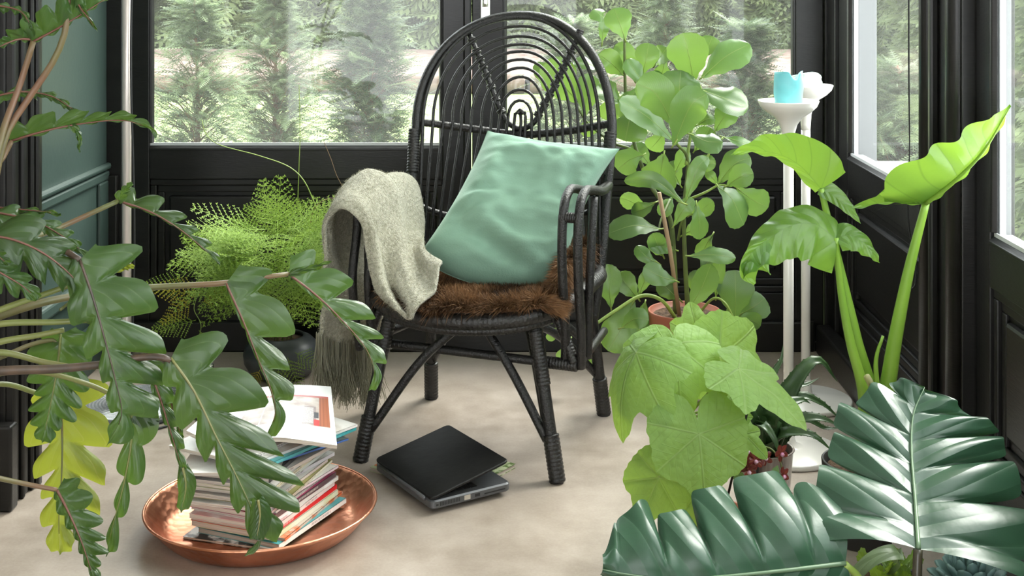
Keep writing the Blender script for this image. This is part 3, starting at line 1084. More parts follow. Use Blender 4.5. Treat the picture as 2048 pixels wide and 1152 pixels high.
def cush_pt(u, v, side):
    # u,v in -1..1 ; v up
    k = 0.085
    uu = u * (1 - (k if u < 0 else 0.16) * (1 - v * v) * abs(u) ** 3)
    vv = v * (1 - k * (1 - u * u) * abs(v) ** 3)
    if v < 0:
        vv -= 0.30 * (1 - u * u) * v * v
    s, t = (uu + 1) / 2, (vv + 1) / 2
    p = cBL * (1 - s) * (1 - t) + cBR * s * (1 - t) + cTL * (1 - s) * t + cTR * s * t
    n = (cBR - cBL).cross(cTL - cBL).normalized()
    h = max(0, (1 - u ** 4) * (1 - v ** 4)) ** 0.62
    th = 0.098 if side > 0 else 0.045
    w = 0.0
    e = min(1, 3 * (1 - max(abs(u), abs(v))))
    # soft folds: creases fan from the lower left corner and the lower right edge
    q1 = Vector((u * 1.1 + v * 0.9, u * 0.5 - v * 2.6, 0.3))
    w += 0.013 * noise.noise(q1 * 1.6) + 0.006 * noise.noise(q1 * 3.7)
    w += 0.018 * math.exp(-((v + 0.55 + 0.35 * u) / 0.10) ** 2) * math.exp(-((u - 0.1) / 0.7) ** 2)
    w -= 0.018 * math.exp(-((v + 0.72 + 0.25 * u) / 0.09) ** 2) * math.exp(-((u - 0.05) / 0.7) ** 2)
    w += 0.008 * math.exp(-((v + 0.05 - 0.25 * u) / 0.09) ** 2) * math.exp(-((u + 0.6) / 0.45) ** 2)
    w -= 0.007 * math.exp(-((u - 0.62 + 0.25 * v) / 0.10) ** 2) * math.exp(-((v - 0.35) / 0.5) ** 2)
    return p + n * side * (th * h + 1.5 * w * e * (1 if side > 0 else 0.3))
mb = MB()
NU = 72
for side in (1, -1):
    rows = [[cush_pt(math.sin((i / NU - 0.5) * math.pi), math.sin((j / NU - 0.5) * math.pi), side) for j in range(NU + 1)] for i in range(NU + 1)]
    b = len(mb.v)
    vs = [p for r_ in rows for p in r_]
    uvs = [((math.sin((i / NU - 0.5) * math.pi) + 1) / 2, (math.sin((j / NU - 0.5) * math.pi) + 1) / 2) for i in range(NU + 1) for j in range(NU + 1)]
    fs = []
    for i in range(NU):
        for j in range(NU):
            f4 = (i * (NU + 1) + j, (i + 1) * (NU + 1) + j, (i + 1) * (NU + 1) + j + 1, i * (NU + 1) + j + 1)
            fs.append(f4 if side > 0 else f4[::-1])
    mb.add(vs, fs, uvs)
vel = velvet()
mb.build('cover', vel, cush)
# piped seam round the edge
edge = []
for i in range(60):
    edge.append(cush_pt(-1 + 2 * i / 60, -1, 1))
for i in range(60):
    edge.append(cush_pt(1, -1 + 2 * i / 60, 1))
for i in range(60):
    edge.append(cush_pt(1 - 2 * i / 60, 1, 1))
for i in range(60):
    edge.append(cush_pt(-1, 1 - 2 * i / 60, 1))
MB().tube(edge, 0.0016, 6, closed=True).build('seam', vel, cush)

# ================================================================ THROW
def boucle():
    m, nt, out = new_mat('sage boucle wool')
    L = nt.links
    tc = nd(nt, 'TexCoord')
    vo = nd(nt, 'TexVoronoi', Scale=330.0)
    nz = nd(nt, 'TexNoise', Scale=130.0, Detail=5.0)
    n2 = nd(nt, 'TexNoise', Scale=6.0, Detail=3.0)
    for n in (vo, nz, n2):
        L.new(tc.outputs['Object'], n.inputs['Vector'])
    s = math_n(nt, 'ADD', math_n(nt, 'MULTIPLY', nz.outputs['Fac'], 0.8), math_n(nt, 'MULTIPLY', n2.outputs['Fac'], 0.3))
    rp = nd(nt, 'ValToRGB')
    e = rp.color_ramp.elements
    e[0].position, e[0].color = 0.38, (0.27, 0.26, 0.185, 1)
    e[1].position, e[1].color = 0.68, (0.52, 0.50, 0.39, 1)
    L.new(s, rp.inputs['Fac'])
    p = nd(nt, 'BsdfPrincipled', Roughness=0.95)
    p.inputs['Specular IOR Level'].default_value = 0.05
    p.inputs['Sheen Weight'].default_value = 0.35
    L.new(rp.outputs[0], p.inputs['Base Color'])
    bp = nd(nt, 'Bump', Strength=0.9, Distance=0.006)
    L.new(math_n(nt, 'ADD', nz.outputs['Fac'], math_n(nt, 'MULTIPLY', vo.outputs['Distance'], -0.6)), bp.inputs['Height'])
    L.new(bp.outputs[0], p.inputs['Normal'])
    L.new(p.outputs[0], out.inputs['Surface'])
    return m
ctrl = [
    [(640, 672, 0.20), (672, 682, 0.10), (715, 690, 0.00), (762, 694, -0.12)],
    [(648, 600, 0.21), (688, 600, 0.11), (728, 600, 0.00), (768, 602, -0.12)],
    [(655, 515, 0.22), (672, 515, 0.12), (700, 520, 0.02), (752, 520, -0.12)],
    [(653, 445, 0.24), (662, 425, 0.17), (700, 400, 0.04), (765, 398, -0.13)],
    [(684, 418, 0.265), (692, 376, 0.20), (738, 346, 0.09), (803, 352, -0.10)],
    [(727, 452, 0.262), (738, 396, 0.21), (785, 368, 0.09), (834, 380, -0.09)],
    [(737, 515, 0.262), (762, 470, 0.215), (805, 455, 0.12), (842, 462, 0.00)],
    [(752, 578, 0.285), (782, 556, 0.255), (822, 530, 0.22), (852, 505, 0.16)],
    [(792, 618, 0.325), (822, 633, 0.345), (858, 590, 0.30), (887, 528, 0.225)],
]
crows = [[CP(*p) for p in r_] for r_ in ctrl]
NR, NC = 110, 44
cols = [cr([r_[j] for r_ in crows], NR) for j in range(4)]
def crv(p, t):
    n = len(p) - 1
    x = min(t * n, n - 1e-6)
    i = int(x)
    f_ = x - i
    g = lambda k: p[k] if 0 <= k <= n else (p[0] * 2 - p[1] if k < 0 else p[n] * 2 - p[n - 1])
    a, b, c, d = g(i - 1), g(i), g(i + 1), g(i + 2)
    return 0.5 * ((2 * b) + (c - a) * f_ + (2 * a - 5 * b + 4 * c - d) * f_ * f_ + (3 * b - a - 3 * c + d) * f_ ** 3)
rows = [[crv([cols[j][i] for j in range(4)], c / NC) for c in range(NC + 1)] for i in range(NR + 1)]
# folds that run along the drape
nrows = []
for i in range(NR + 1):
    row = []
    for c in range(NC + 1):
        p = rows[i][c]
        du = rows[min(i + 1, NR)][c] - rows[max(i - 1, 0)][c]
        dv = rows[i][min(c + 1, NC)] - rows[i][max(c - 1, 0)]
        n = du.cross(dv)
        n = n.normalized() if n.length > 1e-9 else ZA
        s, t = i / NR, c / NC
        w = 0.010 * math.sin(t * 15 + 2.2 * noise.noise(Vector((s * 3, t * 2, 1.7)))) * (0.35 + 0.65 * min(1, abs(s - 0.47) * 3))
        w += 0.006 * noise.noise(Vector((s * 8, t * 9, 5.0))) + 0.003 * noise.noise(Vector((s * 22, t * 14, 9.0)))
        row.append(p + n * w)
    nrows.append(row)
throw = thing('throw_blanket', 'sage beige boucle throw with long fringe draped over the chair arm', 'throw', CL(-0.34, 0.1, 0.3))
wool = boucle()
MB().grid(nrows).build('cloth', wool, throw, solid=0.010)
def throw_surf(u, v):
    i, c = min(int(u * NR), NR - 1), min(int(v * NC), NC - 1)
    fu, fv = u * NR - i, v * NC - c
    p = nrows[i][c].lerp(nrows[i + 1][c], fu).lerp(nrows[i][c + 1].lerp(nrows[i + 1][c + 1], fu), fv)
    n = (nrows[i + 1][c] - nrows[i][c]).cross(nrows[i][c + 1] - nrows[i][c])
    n = n.normalized() if n.length > 1e-9 else ZA
    sg = 1 if RND.random() < 0.5 else -1
    return p + n * (sg * 0.005), n * sg
fuzz_m = shademat('loose wool fibres', (0.26, 0.25, 0.17), (0.58, 0.56, 0.44), 0.9, 0.3, 0.05)
fur(throw, throw_surf, 16000, 0.004, 0.010, fuzz_m, 31, lambda p: Vector((0, 0, 0)), 'wool_fuzz', 0.0004, 0.9)
# fringe: twisted yarns hanging from the outer hem
fr_m = shademat('fringe yarn', (0.28, 0.27, 0.19), (0.54, 0.52, 0.41), 0.9, 0.35, 0.05)
V, Fc, S = [], [], []
r = random.Random(41)
def yarn(p, l, w0):
    k = len(V)
    sway = Vector((r.gauss(0, 0.010), r.gauss(0, 0.010), 0))
    sh = r.random()
    a0 = r.uniform(0, 6.28)
    for i in range(6):
        t = i / 5
        c = p + sway * t * t * 1.5 - ZA * (l * t) + Vector((math.sin(a0 + t * 7) * 0.003, math.cos(a0 * 1.3 + t * 8) * 0.003, 0)) * t
        w = w0 * (1 - 0.55 * t)
        for q in range(3):
            an = 2.094 * q + a0
            V.append((c.x + math.cos(an) * w, c.y + math.sin(an) * w, c.z))
            S.append(sh)
    for i in range(5):
        for q in range(3):
            Fc.append((k + i * 3 + q, k + i * 3 + (q + 1) % 3, k + i * 3 + 3 + (q + 1) % 3, k + i * 3 + 3 + q))
for i in range(900):
    t = r.random()
    c = t * NC
    j = min(int(c), NC - 1)
    p = nrows[0][j].lerp(nrows[0][j + 1], c - j) + Vector((r.gauss(0, 0.004), r.gauss(0, 0.004), r.uniform(0, 0.012)))
    yarn(p, min(p.z - 0.03, r.uniform(0.12, 0.185)), r.uniform(0.0008, 0.0018))
fo = mesh_np('fringe', V, Fc, fr_m, throw, S)
fo['kind'] = 'stuff'
# ================================================================ COPPER TRAY
def copper_mat():
    m, nt, out = new_mat('hammered copper')
    L = nt.links
    tc = nd(nt, 'TexCoord')
    vo = nd(nt, 'TexVoronoi', Scale=55.0)
    nz = nd(nt, 'TexNoise', Scale=7.0, Detail=6.0)
    for n in (vo, nz):
        L.new(tc.outputs['Object'], n.inputs['Vector'])
    rp = nd(nt, 'ValToRGB')
    e = rp.color_ramp.elements
    e[0].position, e[0].color = 0.35, (0.50, 0.19, 0.10, 1)
    e[1].position, e[1].color = 0.65, (0.80, 0.38, 0.24, 1)
    L.new(nz.outputs['Fac'], rp.inputs['Fac'])
    p = nd(nt, 'BsdfPrincipled', Metallic=1.0)
    L.new(rp.outputs[0], p.inputs['Base Color'])
    L.new(math_n(nt, 'ADD', math_n(nt, 'MULTIPLY', nz.outputs['Fac'], 0.25), 0.22), p.inputs['Roughness'])
    bp = nd(nt, 'Bump', Strength=0.35, Distance=0.004)
    L.new(vo.outputs['Distance'], bp.inputs['Height'])
    L.new(bp.outputs[0], p.inputs['Normal'])
    L.new(p.outputs[0], out.inputs['Surface'])
    return m
TC = Vector((-0.608, 2.945, 0))
tray = thing('copper_tray', 'round hammered copper tray holding the pile of magazines', 'tray', TC)
cm = copper_mat()
MB().lathe([(0.0, 0.0), (0.195, 0.0), (0.210, 0.0035), (0.222, 0.0135), (0.238, 0.032), (0.250, 0.047), (0.2575, 0.0535), (0.2585, 0.0560), (0.257, 0.0580), (0.2535, 0.0570),
            (0.248, 0.0505), (0.234, 0.035), (0.218, 0.018), (0.207, 0.009), (0.192, 0.006), (0.08, 0.006), (0.0, 0.006)], TC, 96).build('bowl', cm, tray)
ring = [TC + Vector((0.2572 * math.cos(k / 96 * 6.28319), 0.2572 * math.sin(k / 96 * 6.28319), 0.0568)) for k in range(96)]
MB().tube(ring, 0.0032, 8, closed=True).build('rolled_rim', cm, tray)

# ================================================================ MAGAZINES
MX, MY = Vector((0.93, -0.37, 0)).normalized(), Vector((0.37, 0.93, 0)).normalized()
def paper_mat(name, c1, c2):
    """page edges: fine layered stripes along the thickness"""
    m, nt, out = new_mat(name)
    L = nt.links
    tc = nd(nt, 'TexCoord')
    mp = nd(nt, 'Mapping')
    mp.inputs['Scale'].default_value = (3, 3, 900)
    L.new(tc.outputs['Object'], mp.inputs['Vector'])
    nz = nd(nt, 'TexNoise', Scale=1.0, Detail=3.0)
    L.new(mp.outputs[0], nz.inputs['Vector'])
    k = math_n(nt, 'MULTIPLY', math_n(nt, 'SUBTRACT', nz.outputs['Fac'], 0.3), 2.5, True)
    p = nd(nt, 'BsdfPrincipled', Roughness=0.75)
    L.new(mixc(nt, k, c1, c2), p.inputs['Base Color'])
    L.new(p.outputs[0], out.inputs['Surface'])
    return m
PAGES = [paper_mat('page edges grey', (0.22, 0.185, 0.155), (0.56, 0.51, 0.45)),
         paper_mat('page edges cream', (0.32, 0.26, 0.21), (0.66, 0.59, 0.51)),
         paper_mat('page edges beige', (0.30, 0.25, 0.20), (0.62, 0.56, 0.48))]
def cover_mat(name, c1, c2=None, sc=14, rough=0.3):
    return pmat(name, c1, rough, col2=c2, vscale=sc, vlo=0.45, vhi=0.55)
def spine_print(name, base, ink, freq=160.0, lo=0.25, hi=0.55):
    """tiny illegible print along a spine"""
    m, nt, out = new_mat(name)
    L = nt.links
    uv = nd(nt, 'UVMap')
    sp = nd(nt, 'SeparateXYZ')
    L.new(uv.outputs[0], sp.inputs[0])
    nz = nd(nt, 'TexNoise', Scale=freq, Detail=0.0)
    nz.noise_dimensions = '1D'
    L.new(sp.outputs[0], nz.inputs['W'])
    on = math_n(nt, 'GREATER_THAN', nz.outputs['Fac'], 0.5)
    a = math_n(nt, 'GREATER_THAN', sp.outputs[0], lo)
    b = math_n(nt, 'LESS_THAN', sp.outputs[0], hi)
    c = math_n(nt, 'LESS_THAN', math_n(nt, 'ABSOLUTE', math_n(nt, 'SUBTRACT', sp.outputs[1], 0.5)), 0.22)
    k = math_n(nt, 'MULTIPLY', math_n(nt, 'MULTIPLY', on, a), math_n(nt, 'MULTIPLY', b, c))
    p = nd(nt, 'BsdfPrincipled', Roughness=0.35)
    L.new(mixc(nt, k, base, ink), p.inputs['Base Color'])
    L.new(p.outputs[0], out.inputs['Surface'])
    return m

def magazine(label, org, z, t, w, l, yaw, cover, spine, pages, bend=0.0, tilt=0.0, group='magazines piled in the copper tray'):
    """org = middle of the spine; X axis points out of the spine"""
    ca, sa = math.cos(yaw), math.sin(yaw)
    X = MX * ca + MY * sa
    Y = MY * ca - MX * sa
    o0 = Vector((org[0], org[1], z))
    def at(x, y, h):
        return o0 + X * x + Y * y + ZA * (h - bend * (x / w) ** 2 + tilt * (-x))
    root = thing('magazine', label, 'magazine', o0 - X * (w / 2) + ZA * 0.0, group)
    n = 10
    xs = [-0.0008 - (w - 0.002) * i / n for i in range(n + 1)]
    c = 0.0006
    def slab(name, mat, xs, y0, y1, h0, h1):
        mb = MB()
        vs, fs = [], []
        for x in xs:
            vs += [at(x, y0, h0), at(x, y1, h0), at(x, y1, h1), at(x, y0, h1)]
        for i in range(len(xs) - 1):
            for k in range(4):
                fs.append((i * 4 + k, i * 4 + (k + 1) % 4, i * 4 + 4 + (k + 1) % 4, i * 4 + 4 + k))
        fs += [(3, 2, 1, 0), tuple(len(vs) - 4 + k for k in range(4))]
        mb.add(vs, fs)
        return mb.build(name, mat, root, False)
    slab('pages', pages, xs, -l / 2 + 0.001, l / 2 - 0.001, c, t - c)
    xc = [-w * i / n for i in range(n + 1)]
    slab('cover', cover, xc, -l / 2, l / 2, t - c, t)
    slab('back_cover', cover, xc, -l / 2, l / 2, 0.0, c)
    mb = MB()
    mb.add([at(0, -l / 2, 0), at(0, l / 2, 0), at(0, l / 2, t), at(0, -l / 2, t), at(-0.0012, -l / 2, 0), at(-0.0012, l / 2, 0), at(-0.0012, l / 2, t), at(-0.0012, -l / 2, t)],
           [(0, 1, 2, 3), (7, 6, 5, 4), (0, 4, 5, 1), (3, 2, 6, 7), (1, 5, 6, 2), (0, 3, 7, 4)],
           [(0, 0), (1, 0), (1, 1), (0, 1), (0, 0), (1, 0), (1, 1), (0, 1)])
    mb.build('spine', spine, root, False)
    return root

wht = cover_mat('white gloss cover', (0.78, 0.76, 0.73), (0.62, 0.58, 0.54))
blk = cover_mat('black gloss cover', (0.02, 0.02, 0.022), (0.06, 0.06, 0.06), 30)
gry = cover_mat('pale grey cover', (0.55, 0.52, 0.48), (0.68, 0.65, 0.60))
redc = cover_mat('red cover', (0.62, 0.02, 0.02))
pinkc = cover_mat('pink cover', (0.66, 0.36, 0.34), (0.78, 0.66, 0.62))
magc = cover_mat('magenta cover', (0.30, 0.03, 0.10))
tealc = cover_mat('teal cover', (0.05, 0.30, 0.32), (0.10, 0.40, 0.42))
limec = cover_mat('pale lime cover', (0.62, 0.66, 0.42), (0.72, 0.72, 0.58))
orac = cover_mat('orange pattern cover', (0.62, 0.16, 0.06), (0.60, 0.50, 0.42), 30)
olive = cover_mat('olive cover', (0.20, 0.19, 0.05), (0.3, 0.28, 0.1))
zebra = cover_mat('white cover with black strokes', (0.75, 0.72, 0.70), (0.02, 0.02, 0.02), 26)
zb = zebra.node_tree
C0 = Vector((-0.542, 2.822, 0))
SPM = Vector((-0.505, 2.930, 0))
specs = [
    # thickness, cover, spine, pages, offset along spine normal, offset along spine, yaw deg, label
    (0.005, zebra, zebra, PAGES[1], -0.010, 0.0, 5, 'white magazine with black brush strokes flat on the copper tray floor'),
    (0.0115, tealc, spine_print('white spine', (0.74, 0.75, 0.74), (0.2, 0.2, 0.22), 120, 0.45, 0.75), PAGES[0], 0.020, 0.002, -2, 'white-spined magazine with a teal cover, second up from the copper tray'),
    (0.006, orac, orac, PAGES[0], 0.012, 0.02, 3, 'thin orange patterned magazine just above the white spine with teal cover'),
    (0.0115, limec, limec, PAGES[1], 0.004, 0.0, 0, 'pale lime-spined magazine directly under the red one'),
    (0.0105, redc, spine_print('red spine over black band', (0.66, 0.02, 0.025), (0.75, 0.6, 0.6), 190, 0.1, 0.3), PAGES[2], 0.001, 0.002, 0.5, 'magazine with a bright red spine in the copper tray pile'),
    (0.010, pinkc, spine_print('pale pink spine', (0.74, 0.60, 0.56), (0.25, 0.2, 0.2), 150, 0.5, 0.7), PAGES[2], 0.003, -0.006, 2, 'pale pink magazine directly above the red-spined one'),
    (0.009, wht, wht, PAGES[1], 0.000, 0.004, -1, 'white magazine directly above the pale pink one'),
    (0.011, magc, spine_print('dark spine with magenta', (0.10, 0.07, 0.075), (0.5, 0.45, 0.42), 170, 0.3, 0.7), PAGES[1], 0.000, -0.002, 0, 'magazine with a dark spine and magenta cover in the middle of the pile'),
]
ords = ['first', 'second', 'third', 'fourth', 'fifth', 'sixth', 'seventh', 'eighth', 'ninth', 'tenth', 'eleventh', 'twelfth']
rr = random.Random(5)
for i in range(10):
    sp_ = spine_print('grey spine %d' % i, tuple(v * rr.uniform(0.8, 1.05) for v in (0.62, 0.58, 0.52)), (0.12, 0.09, 0.08), rr.uniform(60, 160), rr.uniform(0.05, 0.3), rr.uniform(0.35, 0.8))
    specs.append((rr.uniform(0.0055, 0.0095), [gry, wht, gry, olive][i % 4], sp_, PAGES[i % 2], rr.uniform(-0.018, 0.008) - 0.0022 * i, rr.uniform(-0.010, 0.016), rr.uniform(-6, 7),
                  'pale grey-spined magazine, %s up above the magenta one' % ords[i]))
z = TC.z + 0.0068
for (t, cov, spi, pg, dx, dy, yw, lab) in specs:
    og = SPM + MX * dx + MY * dy
    magazine(lab, og, z, t, 0.215 if t > 0.0055 else 0.222, 0.272, math.radians(yw), cov, spi, pg)
    z += t + 0.0002
ZTOP = z
# loose ones fanned out on top
fan = [(0.010, blk, blk, PAGES[0], -0.03, 0.0, 9, 'black magazine lying on the pale grey ones near the top'),
       (0.006, wht, wht, PAGES[1], -0.060, 0.018, 24, 'white magazine jutting out left of the pile top'),
       (0.005, blk, cover_mat('blue spine', (0.05, 0.12, 0.35)), PAGES[0], -0.008, -0.012, -22, 'thin black brochure with a blue edge fanned on the pile top'),
       (0.007, tealc, tealc, PAGES[0], 0.004, 0.034, -13, 'teal-covered magazine poking out behind the open one'),
       (0.006, wht, wht, PAGES[1], -0.004, 0.040, -17, 'white magazine resting on the teal-covered one'),
       (0.008, wht, spine_print('white spine b', (0.75, 0.73, 0.7), (0.2, 0.2, 0.2), 100, 0.2, 0.6), PAGES[1], -0.05, -0.012, -6, 'white magazine right under the open one')]
for (t, cov, spi, pg, dx, dy, yw, lab) in fan:
    magazine(lab, SPM + MX * dx + MY * dy, z, t, 0.215, 0.275, math.radians(yw), cov, spi, pg)
    z += t + 0.0002
# the open magazine on top, right page printed with an interior picture
def spread_mat():
    m, nt, out = new_mat('printed magazine spread')
    L = nt.links
    uv = nd(nt, 'UVMap')
    sp = nd(nt, 'SeparateXYZ')
    L.new(uv.outputs[0], sp.inputs[0])
    u, v = sp.outputs[0], sp.outputs[1]          # u left to right, v front to back
    def rect(u0, u1, v0, v1):
        a = math_n(nt, 'MULTIPLY', math_n(nt, 'GREATER_THAN', u, u0), math_n(nt, 'LESS_THAN', u, u1))
        b = math_n(nt, 'MULTIPLY', math_n(nt, 'GREATER_THAN', v, v0), math_n(nt, 'LESS_THAN', v, v1))
        return math_n(nt, 'MULTIPLY', a, b)
    nz = nd(nt, 'TexNoise', Scale=9.0, Detail=6.0)
    L.new(uv.outputs[0], nz.inputs['Vector'])
    n2 = nd(nt, 'TexNoise', Scale=90.0, Detail=2.0)
    L.new(uv.outputs[0], n2.inputs['Vector'])
    pic = mixc(nt, math_n(nt, 'MULTIPLY', math_n(nt, 'SUBTRACT', nz.outputs['Fac'], 0.35), 3.0, True), (0.30, 0.22, 0.19), (0.55, 0.50, 0.46))
    c = mixc(nt, rect(0.30, 0.965, 0.26, 0.80), (0.80, 0.80, 0.79), pic)
    c = mixc(nt, rect(0.30, 0.965, 0.765, 0.80), c, (0.42, 0.10, 0.09))
    c = mixc(nt, rect(0.62, 0.84, 0.30, 0.58), c, (0.66, 0.63, 0.60))
    c = mixc(nt, math_n(nt, 'MULTIPLY', rect(0.76, 0.86, 0.28, 0.60), n2.outputs['Fac']), c, (0.12, 0.09, 0.12))
    wv = nd(nt, 'TexNoise', Scale=40.0, Detail=2.0)
    wv.noise_dimensions = '1D'
    L.new(u, wv.inputs['W'])
    c = mixc(nt, rect(0.885, 0.965, 0.27, 0.77), c, mixc(nt, wv.outputs['Fac'], (0.16, 0.035, 0.02), (0.46, 0.15, 0.06)))
    c = mixc(nt, rect(0.845, 0.885, 0.27, 0.37), c, (0.55, 0.03, 0.03))
    c = mixc(nt, rect(0.845, 0.88, 0.40, 0.50), c, (0.04, 0.04, 0.05))
    c = mixc(nt, rect(0.42, 0.66, 0.68, 0.755), c, (0.70, 0.70, 0.70))
    c = mixc(nt, rect(0.445, 0.455, 0.0, 1.0), c, (0.45, 0.43, 0.42))
    p = nd(nt, 'BsdfPrincipled', Roughness=0.35)
    L.new(c, p.inputs['Base Color'])
    L.new(p.outputs[0], out.inputs['Surface'])
    return m
front = cr([P(373, 862, 2.90), P(410, 878, 2.89), P(470, 886, 2.885), P(545, 876, 2.885), P(610, 882, 2.885), P(674, 892, 2.885)], 40)
back = cr([P(452, 792, 3.16), P(480, 782, 3.17), P(520, 776, 3.18), P(566, 771, 3.185), P(615, 771, 3.185), P(662, 774, 3.185)], 40)
lift = z - min(p.z - 0.0105 for p in front)
print('open magazine lift', lift)
front = [p + ZA * lift for p in front]
back = [p + ZA * lift for p in back]
om = thing('open_magazine', 'open magazine with a colour room photograph on top of the pile', 'magazine', (front[20] + back[20]) / 2)
rows = [[front[i].lerp(back[i], j / 12) for j in range(13)] for i in range(41)]
MB().grid(rows).build('top_page', spread_mat(), om)
mb = MB()
vs, fs = [], []
N1 = 41
for i in range(N1):
    th = 0.0105 - 0.004 * abs(i / 40 - 0.45)
    vs += [front[i] - ZA * 0.0006, back[i] - ZA * 0.0006, back[i] - ZA * th, front[i] - ZA * th]
for i in range(N1 - 1):
    for k in range(4):
        fs.append((i * 4 + k, i * 4 + (k + 1) % 4, i * 4 + 4 + (k + 1) % 4, i * 4 + 4 + k))
fs += [(0, 1, 2, 3), tuple((N1 - 1) * 4 + k for k in (3, 2, 1, 0))]
mb.add(vs, fs).build('page_block', PAGES[1], om, False)

# ================================================================ LAPTOP ON A MAGAZINE
photo_cover = cover_mat('green and red photo cover', (0.10, 0.16, 0.04), (0.42, 0.46, 0.28), 60)
lm = Vector((-0.22, 3.285, 0))
def flat_mag():
    d = (Vector((-0.18, 3.105, 0)) - Vector((-0.415, 3.27, 0)))
    e1 = d.normalized()
    e2 = Vector((-e1.y, e1.x, 0))
    root = thing('magazine', 'magazine with a green and red cover lying on the floor under the laptop', 'magazine', lm)
    def at(x, y, h):
        return lm + e1 * x + e2 * y + ZA * h
    fr = (lm, e1, e2, ZA)
    MB().box((-0.142, -0.112, 0.0008), (0.142, 0.112, 0.0102), fr).build('pages', PAGES[1], root, False)
    MB().box((-0.144, -0.114, 0.0102), (0.144, 0.114, 0.011), fr).build('cover', photo_cover, root, False)
    MB().box((-0.144, -0.114, 0.0), (0.144, 0.114, 0.0008), fr).build('back_cover', photo_cover, root, False)
    MB().box((-0.143, -0.1, 0.0111), (-0.095, -0.02, 0.0113), fr).build('cover_picture', pmat('red flower print', (0.6, 0.06, 0.02), 0.3, col2=(0.7, 0.2, 0.05), vscale=60), root, False)
flat_mag()
LA, LB = Vector((-0.388, 3.253, 0)), Vector((-0.229, 3.007, 0))
e1 = (LB - LA).normalized()
e2 = Vector((-e1.y, e1.x, 0))
if e2.x < 0:
    e2 = -e2
LW, LD = 0.296, 0.217
lap = thing('laptop', 'black laptop with its lid almost shut on the concrete floor', 'laptop', (LA + LB) / 2 + e2 * LD / 2 + ZA * 0.0115)
def rslab(fr, w, d, z0, z1, rad, cham=0.002, n=6):
    """rounded slab in local frame, edges chamfered"""
    def outline(ins):
        pts = []
        for cx_, cy_, a0 in ((w - rad, rad, -90), (w - rad, d - rad, 0), (rad, d - rad, 90), (rad, rad, 180)):
            for k in range(n + 1):
                a = math.radians(a0 + 90 * k / n)
                pts.append((cx_ + math.cos(a) * (rad - ins), cy_ + math.sin(a) * (rad - ins)))
        return pts
    mb = MB()
    lv = [(z0, cham), (z0 + cham, 0), (z1 - cham, 0), (z1, cham)]
    vs = []
    for zz, ins in lv:
        vs += [fr[0] + fr[1] * x + fr[2] * y + fr[3] * zz for x, y in outline(ins)]
    m_ = 4 * (n + 1)
    fs = []
    for i in range(3):
        for k in range(m_):
            fs.append((i * m_ + k, i * m_ + (k + 1) % m_, (i + 1) * m_ + (k + 1) % m_, (i + 1) * m_ + k))
    fs += [tuple(range(m_ - 1, -1, -1)), tuple(3 * m_ + k for k in range(m_))]
    return mb.add(vs, fs)
lfr = (LA + ZA * 0.0115, e1, e2, ZA)
slate = pmat('dark grey laptop shell', (0.10, 0.102, 0.108), 0.36, 0.4)
lidm = pmat('matte black laptop lid', (0.006, 0.006, 0.006), 0.5, col2=(0.013, 0.0125, 0.012), vscale=9, bump=0.05, spec=0.25)
rslab(lfr, LW, LD, 0.0, 0.021, 0.014, 0.0035).build('base', slate, lap, False)
ph = math.radians(12.5)
E2, EN = e2 * math.cos(ph) + ZA * math.sin(ph), ZA * math.cos(ph) - e2 * math.sin(ph)
lidfr = (LA + ZA * 0.0335, e1, E2, EN)
rslab(lidfr, LW, LD, 0.0, 0.007, 0.014, 0.0018).build('lid', lidm, lap, False)
MB().box((0.012, 0.014, -0.0012), (LW - 0.012, LD - 0.012, 0.0), lidfr).build('screen', pmat('dark laptop screen', (0.004, 0.004, 0.005), 0.08), lap, False)
kb = pmat('black laptop keys', (0.012, 0.012, 0.013), 0.5)
for i in range(13):
    for j in range(5):
        x = 0.022 + i * 0.0196
        y = 0.045 + j * 0.0185
        MB().box((x, y, 0.0210), (x + 0.0165, y + 0.0155, 0.0225), lfr).build('key', kb, lap, False)
for i in range(13):
    y = 0.022 + i * 0.0042
    MB().box((LW - 0.002, y, 0.0065), (LW + 0.0003, y + 0.0024, 0.0155), lfr).build('vent_slot', kb, lap, False)
MB().box((LW - 0.002, 0.087, 0.005), (LW + 0.0006, 0.104, 0.0165), lfr).build('display_port', M['steel'], lap, False, 0.001)
MB().box((LW - 0.002, 0.116, 0.007), (LW + 0.0004, 0.130, 0.0140), lfr).build('usb_port', kb, lap, False)
MB().box((LW - 0.002, 0.142, 0.0075), (LW + 0.0004, 0.200, 0.0105), lfr).build('card_slot', kb, lap, False)
MB().box((LW - 0.002, 0.012, 0.008), (LW + 0.0004, 0.018, 0.012), lfr).build('lock_slot', kb, lap, False)
MB().tube([LA + ZA * 0.031 + e1 * 0.03, LA + ZA * 0.031 + e1 * 0.15, LA + ZA * 0.031 + e1 * (LW - 0.03)], 0.0055, 10).build('hinge', slate, lap)

# ================================================================ FLOOR LAMP
lc = Vector((-1.135, 3.74, 0))
lamp = thing('floor_lamp', 'floor lamp with pale pole and ringed round base beside the left door', 'floor lamp', lc)
ringm = pmat('grey ringed metal plate', (0.50, 0.52, 0.54), 0.25, 0.7)
prof = [(0.0, 0.006), (0.156, 0.006), (0.158, 0.009), (0.158, 0.021), (0.154, 0.024)]
for i in range(15):
    r0 = 0.150 - i * 0.0094
    prof += [(r0, 0.0238), (r0 - 0.0018, 0.0252), (r0 - 0.0046, 0.0252), (r0 - 0.0064, 0.0236)]
prof.append((0.0, 0.0236))
MB().lathe(prof, lc, 72).build('base_plate', ringm, lamp)
MB().lathe([(0.0, 0.0), (0.161, 0.0), (0.163, 0.004), (0.160, 0.009), (0.0, 0.009)], lc, 72).build('rubber_foot', kb, lamp)
polec = lc + Vector((-0.025, 0.0, 0))
